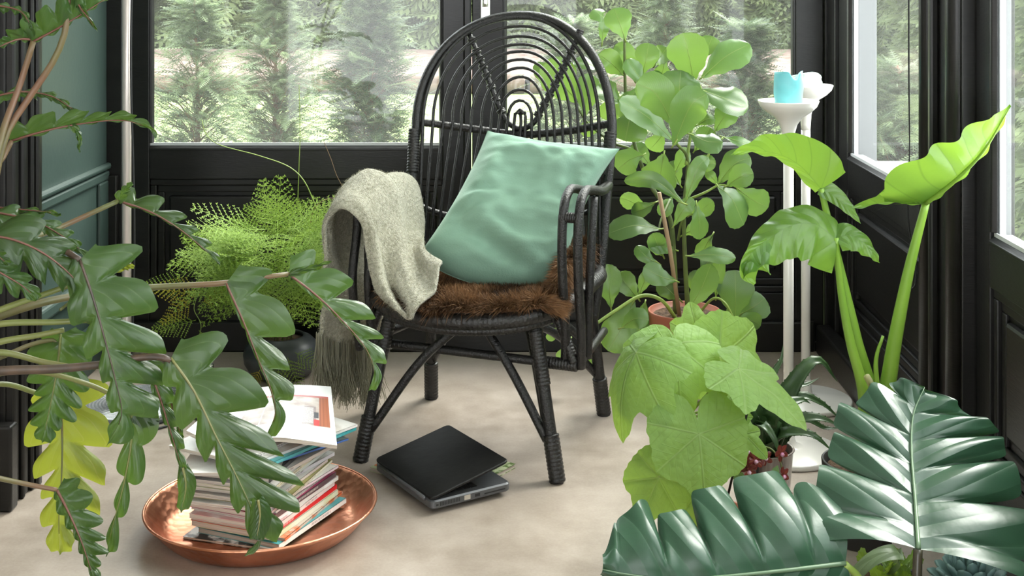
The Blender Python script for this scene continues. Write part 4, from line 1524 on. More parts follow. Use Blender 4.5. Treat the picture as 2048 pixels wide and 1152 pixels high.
MB().tube([polec + ZA * 0.024, polec + ZA * 0.9, polec + ZA * 1.75], 0.0125, 16).build('pole', pmat('pale nickel pole', (0.74, 0.66, 0.61), 0.3, 0.35), lamp)
MB().lathe([(0.012, 0.022), (0.026, 0.022), (0.026, 0.03), (0.016, 0.036), (0.012, 0.05)], polec, 24).build('pole_socket', M['steel'], lamp)
cordm = pmat('black rubber cord', (0.012, 0.012, 0.012), 0.5)
pc = [polec + Vector((0.0155 + 0.010 * math.sin(zz * 3.1) ** 2, -0.012, zz)) for zz in (1.72, 1.5, 1.3, 1.1, 0.9, 0.7, 0.5, 0.3, 0.06)]
MB().tube(cr(pc, 60), 0.0032, 8).build('cable', cordm, lamp)
MB().tube([polec + Vector((0.018 * math.cos(k * 6.28 / 20) + 0.004, 0.017 * math.sin(k * 6.28 / 20), 0.615)) for k in range(20)], 0.004, 6, closed=True, flat=1.6).build('cable_clip', cordm, lamp)
fl = [(0.01, -0.03, 0.028), (0.10, 0.045, 0.029), (0.152, 0.05, 0.029), (0.178, 0.0, 0.006), (0.155, -0.12, 0.004), (0.02, -0.235, 0.004), (-0.10, -0.25, 0.004)]
MB().tube(cr([lc + Vector(p) for p in fl], 60), 0.0032, 8).build('cable', cordm, lamp)
fl = [(0.178, 0.02, 0.005), (0.19, -0.08, 0.004), (0.27, -0.13, 0.004)]
MB().tube(cr([lc + Vector(p) for p in fl], 30), 0.003, 8).build('cable', cordm, lamp)
MB().tube([lc + Vector((0.154, 0.25, 0.0)), lc + Vector((0.154, 0.25, 0.05)), lc + Vector((0.154, 0.25, 0.055))], 0.011, 14).build('cable_weight', M['steel'], lamp)

# ================================================================ CANDLE STANDS AND CANDLES
def stand(label, c, h):
    t = thing('candle_stand', label, 'candle stand', c, 'tall white candle stands in the corner')
    MB().lathe([(0.0, 0.0), (0.131, 0.0), (0.134, 0.003), (0.134, 0.011), (0.130, 0.0145), (0.04, 0.019), (0.022, 0.024), (0.017, 0.036), (0.0145, 0.07)], c, 72).build('base', M['white_lacquer'], t)
    MB().tube([c + ZA * 0.05, c + ZA * 0.4, c + ZA * (h - 0.12)], 0.0135, 20).build('pole', M['white_lacquer'], t)
    MB().lathe([(0.0138, h - 0.13), (0.0142, h - 0.115), (0.0165, h - 0.085), (0.023, h - 0.062), (0.037, h - 0.043), (0.060, h - 0.028), (0.074, h - 0.014), (0.0795, h - 0.001), (0.079, h + 0.001),
                (0.076, h - 0.001), (0.066, h - 0.011), (0.045, h - 0.016), (0.0, h - 0.017)], c, 64).build('dish', M['white_lacquer'], t)
    return t
S1, S2 = Vector((0.676, 3.40, 0)), Vector((0.806, 3.80, 0))
stand('white tulip candle stand carrying the turquoise candle', S1, 0.921)
stand('white tulip candle stand carrying the pale mint candle', S2, 0.928)
def candle_mat(name, lowc, highc):
    m, nt, out = new_mat(name)
    L = nt.links
    tc = nd(nt, 'TexCoord')
    nz = nd(nt, 'TexNoise', Scale=30.0, Detail=4.0)
    L.new(tc.outputs['Object'], nz.inputs['Vector'])
    c = mixc(nt, nz.outputs['Fac'], lowc, highc)
    p = nd(nt, 'BsdfPrincipled', Roughness=0.45)
    p.inputs['Subsurface Weight'].default_value = 0.7
    p.inputs['Subsurface Radius'].default_value = (0.015, 0.03, 0.03)
    L.new(c, p.inputs['Base Color'])
    L.new(p.outputs[0], out.inputs['Surface'])
    return m
def candle(label, c, z0, h, r, mat, dip, seed):
    rr = random.Random(seed)
    seg = 48
    base = Vector((c.x, c.y, z0))
    root = thing('pillar_candle', label, 'candle', base)
    mb = MB()
    vs, fs = [], []
    def top(a):
        return h + dip(a)
    lv = 14
    for i in range(lv + 1):
        for k in range(seg):
            a = 2 * math.pi * k / seg
            rad = r * (1.0 - 0.03 * math.sin(i * 0.6) + 0.015 * math.sin(3 * a + i))
            vs.append(base + Vector((math.cos(a) * rad, math.sin(a) * rad, top(a) * i / lv)))
    for k in range(seg):
        a = 2 * math.pi * k / seg
        vs.append(base + Vector((math.cos(a) * r * 0.86, math.sin(a) * r * 0.86, top(a) - 0.002)))
    for k in range(seg):
        a = 2 * math.pi * k / seg
        vs.append(base + Vector((math.cos(a) * r * 0.7, math.sin(a) * r * 0.7, h - 0.022)))
    n = lv + 3
    for i in range(n - 1):
        for k in range(seg):
            fs.append((i * seg + k, i * seg + (k + 1) % seg, (i + 1) * seg + (k + 1) % seg, (i + 1) * seg + k))
    fs += [tuple(range(seg - 1, -1, -1)), tuple((n - 1) * seg + k for k in range(seg))]
    mb.add(vs, fs).build('wax', mat, root)
    MB().tube(cr([base + ZA * (h - 0.023), base + ZA * (h - 0.012), base + Vector((0.003, 0, h - 0.006))], 8), 0.0012, 6).build('wick', kb, root)
def dip1(a):
    a = (a + math.pi) % (2 * math.pi) - math.pi
    d = -0.018 * math.exp(-((a + 1.22) / 0.40) ** 4) - 0.020 * math.exp(-((a - 1.5) / 1.0) ** 4)
    return d + 0.0012 * math.sin(3 * a + 1)
candle('turquoise pillar candle with a melted notched rim', S1, 0.9045, 0.094, 0.0375,
       candle_mat('turquoise wax', (0.16, 0.58, 0.63), (0.24, 0.65, 0.70)), dip1, 3)
candle('pale mint candle, lumpy and burnt down, behind the turquoise one', S2, 0.9115, 0.046, 0.046,
       candle_mat('pale mint wax', (0.66, 0.80, 0.72), (0.72, 0.83, 0.77)), lambda a: 0.006 * math.sin(2 * a - 0.6) + 0.002 * math.sin(3 * a), 4)
# ================================================================ BLIND CORD
bc = thing('blind_cord', 'thin black blind cord hanging in front of the side window', 'cord', (0.955, 3.30, 0.33))
for dx in (0.0, 0.006):
    MB().tube(cr([P(1818 + dx * 300, -990, 3.32), P(1818, -300, 3.32), P(1817 + dx * 200, 100, 3.32), P(1819, 300, 3.32), P(1817 - dx * 300, 440, 3.32), P(1829 + dx * 500, 520, 3.31), P(1832 + dx * 300, 565, 3.3), P(1812, 590, 3.3)], 60), 0.0016, 6).build('strand', cordm, bc)
# ================================================================ LEAVES
def blade(mid, nh, wl, wr, env, nt_=48, ns=5, sweep=0.5, fold=0.0, curl=0.0, lobes=0, depth=0.0, sharp=2.5,
          rip=0.0, ripn=0, back=0.0, phase=0.0, nh2=None, holes=None, irr=0.0):
    """leaf blade round a midrib. wl/wr half widths left/right of travel, env = width table along the rib,
    sweep = how far lobes lean to the tip, back = how far the base lobes lean backwards"""
    M_ = cr(mid, nt_)
    n0 = Vector(nh)
    n1 = Vector(nh2) if nh2 else n0
    Lt = sum((M_[i + 1] - M_[i]).length for i in range(nt_))
    mb = MB()
    vs, uvs = [], []
    for i in range(nt_ + 1):
        t = i / nt_
        T = (M_[min(i + 1, nt_)] - M_[max(i - 1, 0)]).normalized()
        N = n0.lerp(n1, t)
        N = N - T * N.dot(T)
        N = N.normalized() if N.length > 1e-6 else T.orthogonal().normalized()
        S = T.cross(N)
        e = lerp_table(env, t)
        for j in range(-ns, ns + 1):
            g = -1 if j < 0 else 1
            s = abs(j) / ns
            w = e * (wr if g > 0 else wl)
            if lobes:
                x = (t * lobes + phase + (0.5 * phase if g > 0 else 0)) % 1.0
                k = abs(2 * x - 1) ** sharp if sharp > 0 else max(math.exp(-(x / 0.20) ** 2), math.exp(-((1 - x) / 0.10) ** 2))
                if irr:
                    li = math.floor(t * lobes + phase + (0.5 * phase if g > 0 else 0))
                    w *= 1 + irr * noise.noise(Vector((li * 3.7 + 0.5, g * 5.1, phase * 9)))
                if sharp <= 0:
                    w *= 0.80 + 0.22 * x
                w *= 1 - depth * k * min(1, t * lobes * 0.9) * min(1, (1 - t) * 6)
            th = sweep * min(1, t * 2.5 + (0 if back else 1)) - back * max(0, 1 - t * 3.2)
            off = s * w
            p = M_[i] + S * (g * off * math.cos(th)) + T * (off * math.sin(th))
            hgt = fold * off - curl * s * s * w
            if rip:
                hgt += rip * math.sin(2 * math.pi * (t * ripn - s * 0.35) + phase * 5 + (1.3 if g > 0 else 0)) * s
            p = p + N * hgt
            vs.append(p)
            uvs.append((t + 0.001, g * s))
    nc = 2 * ns + 1
    fs = []
    for i in range(nt_):
        for j in range(nc - 1):
            if holes and (i, j) in holes:
                continue
            fs.append((i * nc + j, i * nc + j + 1, (i + 1) * nc + j + 1, (i + 1) * nc + j))
    mb.add(vs, fs, uvs)
    return mb

def palm(c, tip, nrm, size, droop=0.35, cup=0.0, lob=(1.0, 0.84, 0.66), sep=(0.0, 0.95, 1.85), wd=0.42, floor_=0.60, teeth=26, seed=0, asym=1.0):
    """palmately lobed, toothed blade; c = stalk joint"""
    c, tip, nrm = Vector(c), Vector(tip).normalized(), Vector(nrm)
    nrm = (nrm - tip * nrm.dot(tip)).normalized()
    side = tip.cross(nrm)
    nth, nr = 120, 10
    vs, uvs, fs = [], [], []
    for i in range(nth + 1):
        th = -math.pi + 2 * math.pi * i / nth
        a = abs(th)
        r = floor_
        for l, s in zip(lob, sep):
            r = max(r, floor_ + (l - floor_) * math.exp(-((a - s) / wd) ** 2))
        r *= 1 - 0.72 * max(0, (a - 2.55) / 0.59) ** 2
        r *= 1 + 0.035 * (abs(((th * teeth / 6.2832) % 1) - 0.5) * 2 - 0.5)
        if th < 0:
            r *= asym
        for j in range(nr + 1):
            q = r * j / nr
            x, y = math.cos(th) * q, math.sin(th) * q
            vein = 0.0
            for s in sep:
                vein = max(vein, math.exp(-(((a - s) * q) / 0.05) ** 2))
            h = -droop * q * q - 0.03 * vein * min(1, q * 3) + cup * y * y + 0.035 * noise.noise(Vector((x * 3, y * 3, seed)))
            h += 0.03 * math.cos(a * 3.6) * q
            vs.append(c + (tip * x + side * y + nrm * h) * size)
            uvs.append((th, q + 0.001))
    for i in range(nth):
        for j in range(nr):
            fs.append((i * (nr + 1) + j, i * (nr + 1) + j + 1, (i + 1) * (nr + 1) + j + 1, (i + 1) * (nr + 1) + j))
    return MB().add(vs, fs, uvs)

def pot(root, c, r_top, r_bot, h, rim, mat, rim_h=0.03, soil_z=None, name='pot', wall=0.004):
    c = Vector(c)
    MB().lathe([(0.0, 0.0), (r_bot * 0.96, 0.0), (r_bot, 0.003), (r_top, h - rim_h), (r_top + rim, h - rim_h + 0.001), (r_top + rim + 0.002, h - 0.002), (r_top + rim, h),
                (r_top + rim - wall, h - 0.001), (r_top - wall + 0.001, h - rim_h), (r_top - wall - 0.002, h - 0.035), (r_bot - wall, 0.006), (0.0, 0.006)], c, 56).build(name, mat, root)
    if soil_z:
        rs = r_top - wall - 0.001
        rows = []
        for i in range(25):
            q = rs * i / 24
            rows.append([c + Vector((q * math.cos(k * 6.28319 / 48), q * math.sin(k * 6.28319 / 48), soil_z + (0.006 * noise.noise(Vector((q * 60 * math.cos(k * 6.28319 / 48), q * 60 * math.sin(k * 6.28319 / 48), 2))) if i < 23 else 0))) for k in range(49)])
        MB().grid(rows).build('soil', M['soil'], root)

def stem(root, pts, r0, r1, mat, name='stem', n=24, seg=8):
    return MB().tube(cr(pts, n), lambda s: r0 + (r1 - r0) * s, seg).build(name, mat, root)

CAM = Vector((0, -0.93, 0.36))

# ---------------------------------------------------------------- PHILODENDRON (left foreground)
phil_dark = leafmat('philodendron leaf', (0.034, 0.078, 0.020), (0.11, 0.17, 0.055), (0.18, 0.31, 0.035), 0.30, 0.28, 7, 2.2, 0.90, 0.40, 0.35, 0.25, 0.05)
phil_mid = phil_dark
phil_yel = leafmat('philodendron leaf yellowing', (0.17, 0.23, 0.022), (0.36, 0.34, 0.10), (0.48, 0.52, 0.05), 0.40, 0.42, 7, 2.2, 0.90, 0.5, 0.30, 0.08, 0.05, blotch=(0.30, 0.30, 0.03))
pet_m = pmat('green brown leaf stalk', (0.12, 0.13, 0.045), 0.4, col2=(0.17, 0.09, 0.05), vscale=7)
pet_g = pmat('olive green leaf stalk', (0.17, 0.20, 0.055), 0.4, col2=(0.20, 0.19, 0.07), vscale=7)
pet_b = pmat('dark brown leaf stalk', (0.045, 0.032, 0.022), 0.4, col2=(0.09, 0.055, 0.035), vscale=30)
rib_m = pmat('reddish leaf rib', (0.16, 0.065, 0.045), 0.45)
ENVP = [(0, 0.42), (0.10, 0.92), (0.28, 1.0), (0.55, 0.80), (0.8, 0.52), (0.93, 0.30), (1.0, 0.0)]
phil = thing('philodendron', 'large split-leaf philodendron reaching in beside the black doorpost', 'plant', (-1.16, 2.30, 0))
PHB = Vector((-1.16, 2.30, 0))
pot(phil, PHB, 0.17, 0.13, 0.30, 0.008, pmat('dark clay pot', (0.05, 0.045, 0.04), 0.6), 0.04, 0.27)
def pl(pts):
    return [P(*q) for q in pts]
def phil_leaf(mid, wl, wr, mat=phil_dark, n=CAM, n2=None, lobes=6, depth=0.66, sharp=-1, sweep=0.72, curl=0.25, fold=0.05, rip=0.006, env=ENVP, stalk=None, sm=None, sr=(0.0065, 0.0045), phase=0.15, rib=True):
    pts = pl(mid)
    d = sum(q[2] for q in mid) / len(mid)
    k = d / F
    mb = blade(pts, n, wl * k, wr * k, env, 84, 5, sweep, fold, curl, lobes, depth, sharp, rip, lobes, 0.5, phase, n2, irr=0.35)
    o = mb.build('leaf', mat, phil)
    if rib:
        m_ = cr(pts, 24)
        nn = Vector(n).normalized()
        MB().tube([q + nn * 0.0008 for q in m_[:22]], lambda s: 0.0028 * (1 - 0.8 * s), 6).build('midrib', rib_m if rib is True else rib, o)
    if stalk:
        stem(phil, pl(stalk), sr[0], sr[1], sm or pet_m, 'leaf_stalk')
    return o
side_n = Vector((0.1, -0.75, -0.65))
# crown leaves, top left
phil_leaf([(67, 82, 2.5), (105, 62, 2.5), (150, 36, 2.5), (232, -16, 2.52)], 62, 8, phil_mid, side_n, sweep=0.45, lobes=6, depth=0.45,
          stalk=[(-75, 700, 2.38), (-30, 420, 2.42), (5, 265, 2.46), (38, 175, 2.5), (67, 82, 2.5)], sr=(0.0085, 0.006))
phil_leaf([(62, 78, 2.5), (36, 78, 2.48), (0, 92, 2.45), (-40, 112, 2.42)], 10, 34, phil_mid, side_n, lobes=5)
phil_leaf([(-40, 10, 2.42), (8, 14, 2.42), (44, 26, 2.41), (66, 60, 2.4)], 16, 16, phil_dark, (0.1, -0.5, 0.85), lobes=5, depth=0.4)
phil_leaf([(138, -26, 2.5), (160, 14, 2.49), (178, 38, 2.48), (194, 62, 2.47)], 10, 9, phil_mid, CAM, lobes=3, depth=0.3,
          stalk=[(-70, 720, 2.40), (-25, 450, 2.44), (8, 282, 2.47), (52, 205, 2.5), (108, 120, 2.5), (132, 55, 2.5), (139, -26, 2.5)], sr=(0.0085, 0.006))
phil_leaf([(142, -20, 2.5), (180, -30, 2.5), (240, -60, 2.5)], 20, 36, phil_mid, side_n, lobes=4)
# the pale long leaf pointing at the window
phil_leaf([(24, 281, 2.55), (80, 264, 2.55), (150, 249, 2.56), (240, 240, 2.57), (292, 254, 2.58), (312, 276, 2.58)], 50, 7, phil_mid, (0.05, -0.85, -0.5),
          lobes=6, depth=0.66, sweep=0.95, stalk=[(-60, 560, 2.42), (-20, 365, 2.50), (8, 312, 2.54), (24, 281, 2.55)], sr=(0.007, 0.005), phase=0.3)
phil_leaf([(140, 248, 2.56), (158, 270, 2.55), (158, 305, 2.54)], 9, 9, phil_mid, CAM, lobes=3, depth=0.4, rib=False)
phil_leaf([(-20, 196, 2.62), (40, 184, 2.62), (100, 192, 2.63), (142, 216, 2.63), (165, 232, 2.63)], 16, 20, phil_mid, (0.1, -0.7, 0.7), lobes=6)
# leaf E
phil_leaf([(236, 402, 2.8), (300, 424, 2.8), (358, 458, 2.8), (405, 496, 2.8), (442, 532, 2.8)], 52, 4, phil_mid, (0.35, -0.75, 0.55), lobes=6, depth=0.62, sweep=0.75,
          stalk=[(-120, 640, 2.45), (20, 500, 2.6), (120, 455, 2.72), (236, 402, 2.8)], sr=(0.007, 0.0055), phase=0.3)
phil_leaf([(236, 402, 2.8), (246, 385, 2.79), (262, 366, 2.78)], 14, 14, phil_dark, CAM, lobes=3, rib=False, depth=0.3)
# overlapping dark leaves, left
phil_leaf([(-60, 470, 2.36), (20, 478, 2.38), (95, 512, 2.40), (160, 572, 2.42), (196, 650, 2.44)], 78, 66, phil_dark, (0.25, -0.8, 0.55), lobes=6, depth=0.5, curl=0.35)
phil_leaf([(-40, 420, 2.48), (60, 440, 2.5), (120, 470, 2.5), (160, 500, 2.5), (180, 520, 2.5)], 40, 32, phil_dark, (0.1, -0.5, 0.85), lobes=7, depth=0.5, curl=0.2)
phil_leaf([(-40, 412, 2.52), (20, 418, 2.52), (70, 422, 2.52), (122, 428, 2.52)], 14, 14, phil_mid, (0.1, -0.5, 0.85), lobes=4)
phil_leaf([(-60, 510, 2.34), (0, 545, 2.35), (45, 572, 2.36), (76, 600, 2.36)], 42, 45, phil_mid, CAM, lobes=4, depth=0.45)
phil_leaf([(-60, 480, 2.3), (-20, 500, 2.3), (18, 530, 2.3)], 26, 24, phil_dark, CAM, lobes=4)
# big hanging leaf G
phil_leaf([(160, 520, 2.42), (185, 592, 2.41), (210, 680, 2.40), (232, 765, 2.39), (243, 832, 2.38), (212, 894, 2.37)], 130, 52, phil_dark, (0.25, -0.9, 0.30), lobes=6, depth=0.62,
          sweep=0.55, curl=0.3, stalk=[(-110, 600, 2.32), (-20, 540, 2.36), (70, 500, 2.42), (120, 498, 2.44), (160, 520, 2.42)], sm=pet_b, sr=(0.0075, 0.006), rib=pet_b,
          env=[(0, 0.4), (0.12, 1.0), (0.35, 1.0), (0.6, 0.72), (0.85, 0.42), (1, 0)])
phil_leaf([(225, 537, 2.5), (245, 532, 2.5), (268, 533, 2.5)], 13, 13, phil_yel, CAM, lobes=3, depth=0.2, rib=False, stalk=[(120, 620, 2.42), (190, 565, 2.48), (225, 537, 2.5)], sr=(0.003, 0.002))
# I: front leaf hanging over the magazines
phil_leaf([(342, 716, 2.42), (388, 782, 2.41), (432, 872, 2.40), (478, 962, 2.39), (508, 1030, 2.38), (516, 1075, 2.375)], 150, 60, phil_dark, (0.15, -0.9, 0.42), lobes=6, depth=0.60,
          sweep=0.85, curl=0.32, stalk=[(-120, 760, 2.3), (0, 742, 2.34), (110, 738, 2.38), (210, 728, 2.41), (270, 716, 2.42), (320, 714, 2.42), (342, 722, 2.42)], sm=pet_b, sr=(0.0095, 0.0065), rib=pet_g,
          env=[(0, 0.35), (0.10, 0.78), (0.3, 1.0), (0.6, 0.95), (0.85, 0.6), (0.95, 0.4), (1, 0)])
phil_leaf([(516, 1000, 2.37), (520, 1030, 2.37), (516, 1062, 2.365), (512, 1082, 2.36)], 28, 28, phil_dark, (0.15, -0.95, 0.25), lobes=0, depth=0, env=[(0, .4), (0.4, 1), (0.8, .7), (1, 0)], rib=pet_g)
phil_leaf([(518, 1082, 2.36), (510, 1096, 2.36), (490, 1112, 2.36)], 8, 9, phil_dark, CAM, lobes=0, depth=0, env=[(0, .3), (0.5, 1), (1, 0.2)], rib=False)
# J
phil_leaf([(293, 724, 2.44), (318, 790, 2.43), (342, 866, 2.42), (360, 926, 2.41), (366, 950, 2.41)], 34, 12, phil_mid, (0.3, -0.9, 0.2), lobes=5, depth=0.6, sweep=0.7, rib=rib_m)
phil_leaf([(366, 935, 2.41), (372, 975, 2.405), (362, 1026, 2.40)], 21, 22, phil_mid, CAM, lobes=0, depth=0, env=[(0, .45), (0.35, 1), (0.75, .8), (1, 0)], rib=pet_g)
phil_leaf([(318, 760, 2.46), (340, 800, 2.46), (352, 840, 2.45), (366, 880, 2.45)], 16, 16, phil_dark, CAM, lobes=4, depth=0.5)
# K
phil_leaf([(122, 668, 2.5), (114, 740, 2.49), (100, 815, 2.48), (84, 886, 2.47)], 70, 60, phil_mid, (0.1, -0.97, 0.2), lobes=7, depth=0.42, sharp=2.0, sweep=0.55,
          stalk=[(-120, 760, 2.35), (0, 715, 2.42), (60, 690, 2.47), (105, 680, 2.5), (123, 690, 2.5)], sr=(0.006, 0.004), rib=pet_g)
# L yellowing leaf
phil_leaf([(118, 775, 2.58), (124, 850, 2.57), (124, 940, 2.56), (118, 1030, 2.55), (120, 1110, 2.54)], 108, 78, phil_yel, (0.05, -0.97, 0.2), lobes=6, depth=0.55, sharp=-1, sweep=0.6, rib=pet_m,
          stalk=[(-110, 790, 2.38), (0, 768, 2.46), (70, 785, 2.54), (118, 800, 2.58)], sr=(0.0055, 0.0045), sm=pet_g)
# M
phil_leaf([(114, 980, 2.4), (138, 1026, 2.4), (164, 1086, 2.39), (190, 1165, 2.38)], 58, 18, phil_mid, (0.3, -0.9, 0.3), lobes=7, depth=0.5, sharp=1.7, sweep=0.7,
          stalk=[(-100, 935, 2.3), (0, 957, 2.36), (62, 970, 2.39), (114, 980, 2.4)], sr=(0.0055, 0.004))
# N
phil_leaf([(264, 822, 2.5), (262, 890, 2.49), (246, 975, 2.48), (226, 1050, 2.47), (212, 1114, 2.46)], 56, 30, phil_mid, (0.0, -0.98, 0.15), lobes=4, depth=0.78, sharp=1.6, sweep=0.95, rib=pet_g,
          env=[(0, 0.9), (0.15, 1.0), (0.35, 0.9), (0.6, 0.55), (0.85, 0.5), (1, 0)], stalk=[(-80, 760, 2.36), (60, 742, 2.42), (180, 770, 2.48), (262, 812, 2.5), (264, 824, 2.5)], sm=pet_g, sr=(0.006, 0.004))
phil_leaf([(266, 828, 2.5), (290, 836, 2.5), (318, 842, 2.5)], 16, 20, phil_mid, CAM, lobes=2, depth=0.3, rib=False)
# O1 and O2: on the long stalk in front of the fern
phil_leaf([(452, 567, 2.72), (486, 642, 2.71), (516, 718, 2.70), (542, 780, 2.69), (550, 830, 2.68), (528, 884, 2.67)], 104, 8, phil_mid, (0.35, -0.85, 0.25), lobes=5, depth=0.62, sweep=0.75, curl=0.15,
          stalk=[(-160, 690, 2.35), (60, 612, 2.5), (180, 588, 2.6), (300, 575, 2.68), (440, 567, 2.72), (500, 558, 2.75), (577, 548, 2.78)], sr=(0.009, 0.005), phase=0.35,
          env=[(0, 0.5), (0.12, 0.95), (0.3, 1.0), (0.55, 0.72), (0.75, 0.40), (0.9, 0.25), (1, 0)])
phil_leaf([(577, 548, 2.78), (634, 592, 2.79), (688, 645, 2.80), (730, 695, 2.80), (748, 742, 2.79), (735, 786, 2.78)], 96, 8, phil_mid, (0.2, -0.85, 0.45), lobes=6, depth=0.62, sweep=0.9, curl=0.15, phase=0.3,
          env=[(0, 0.5), (0.10, 0.85), (0.3, 1.0), (0.55, 0.80), (0.75, 0.42), (0.9, 0.25), (1, 0)])
phil_leaf([(577, 548, 2.78), (612, 538, 2.78), (664, 522, 2.78)], 8, 10, phil_mid, CAM, lobes=3, depth=0.4, rib=False)
for k in range(4):
    y = (628, 652, 690, 706)[k]
    x2, y2 = ((155, 565), (190, 640), (128, 660), (150, 735))[k]
    stem(phil, pl([(-140, y + 60, 2.34), (-20, y, 2.4), (x2 * 0.6, y * 0.35 + y2 * 0.65, 2.44), (x2, y2, 2.45)]), 0.0075, 0.005, pet_g, 'leaf_stalk')
for k in range(5):
    stem(phil, [PHB + Vector((0.03 * math.cos(k * 1.3), 0.03 * math.sin(k * 1.3), 0.26)), PHB + Vector((0.04 * math.cos(k * 1.3), 0.04, 0.5)), P(-140 + k * 8, 560 + 90 * k, 2.34)], 0.014, 0.009, pet_g, 'stem')

# ---------------------------------------------------------------- CLUSIA (behind the chair)
CLC = Vector((0.462, 3.89, 0))
clus = thing('clusia', 'tall clusia with thick oval leaves in a terracotta pot by the chair', 'plant', CLC + ZA * 0.012)
pot(clus, CLC + ZA * 0.0125, 0.098, 0.076, 0.236, 0.009, M['terracotta'], 0.05, 0.222)
sau = MB().lathe([(0.0, 0.0), (0.090, 0.0), (0.104, 0.010), (0.112, 0.018), (0.110, 0.019), (0.100, 0.0125), (0.088, 0.0115), (0.0, 0.0115)], CLC, 56).build('plant_saucer', pmat('cream glazed saucer', (0.62, 0.55, 0.47), 0.35), None, loc=CLC)
tag(sau, 'cream round saucer under the terracotta clusia pot', 'saucer')
cl_leaf = leafmat('clusia leaf', (0.085, 0.170, 0.050), (0.22, 0.30, 0.10), (0.26, 0.43, 0.07), 0.26, 0.32, 26, 8, 0.97, 0.08, 0.06, 0.25, 0.035, spec=0.6)
ENVC = [(0, 0.10), (0.12, 0.28), (0.35, 0.72), (0.60, 1.0), (0.78, 0.93), (0.90, 0.68), (0.965, 0.40), (1.0, 0.0)]
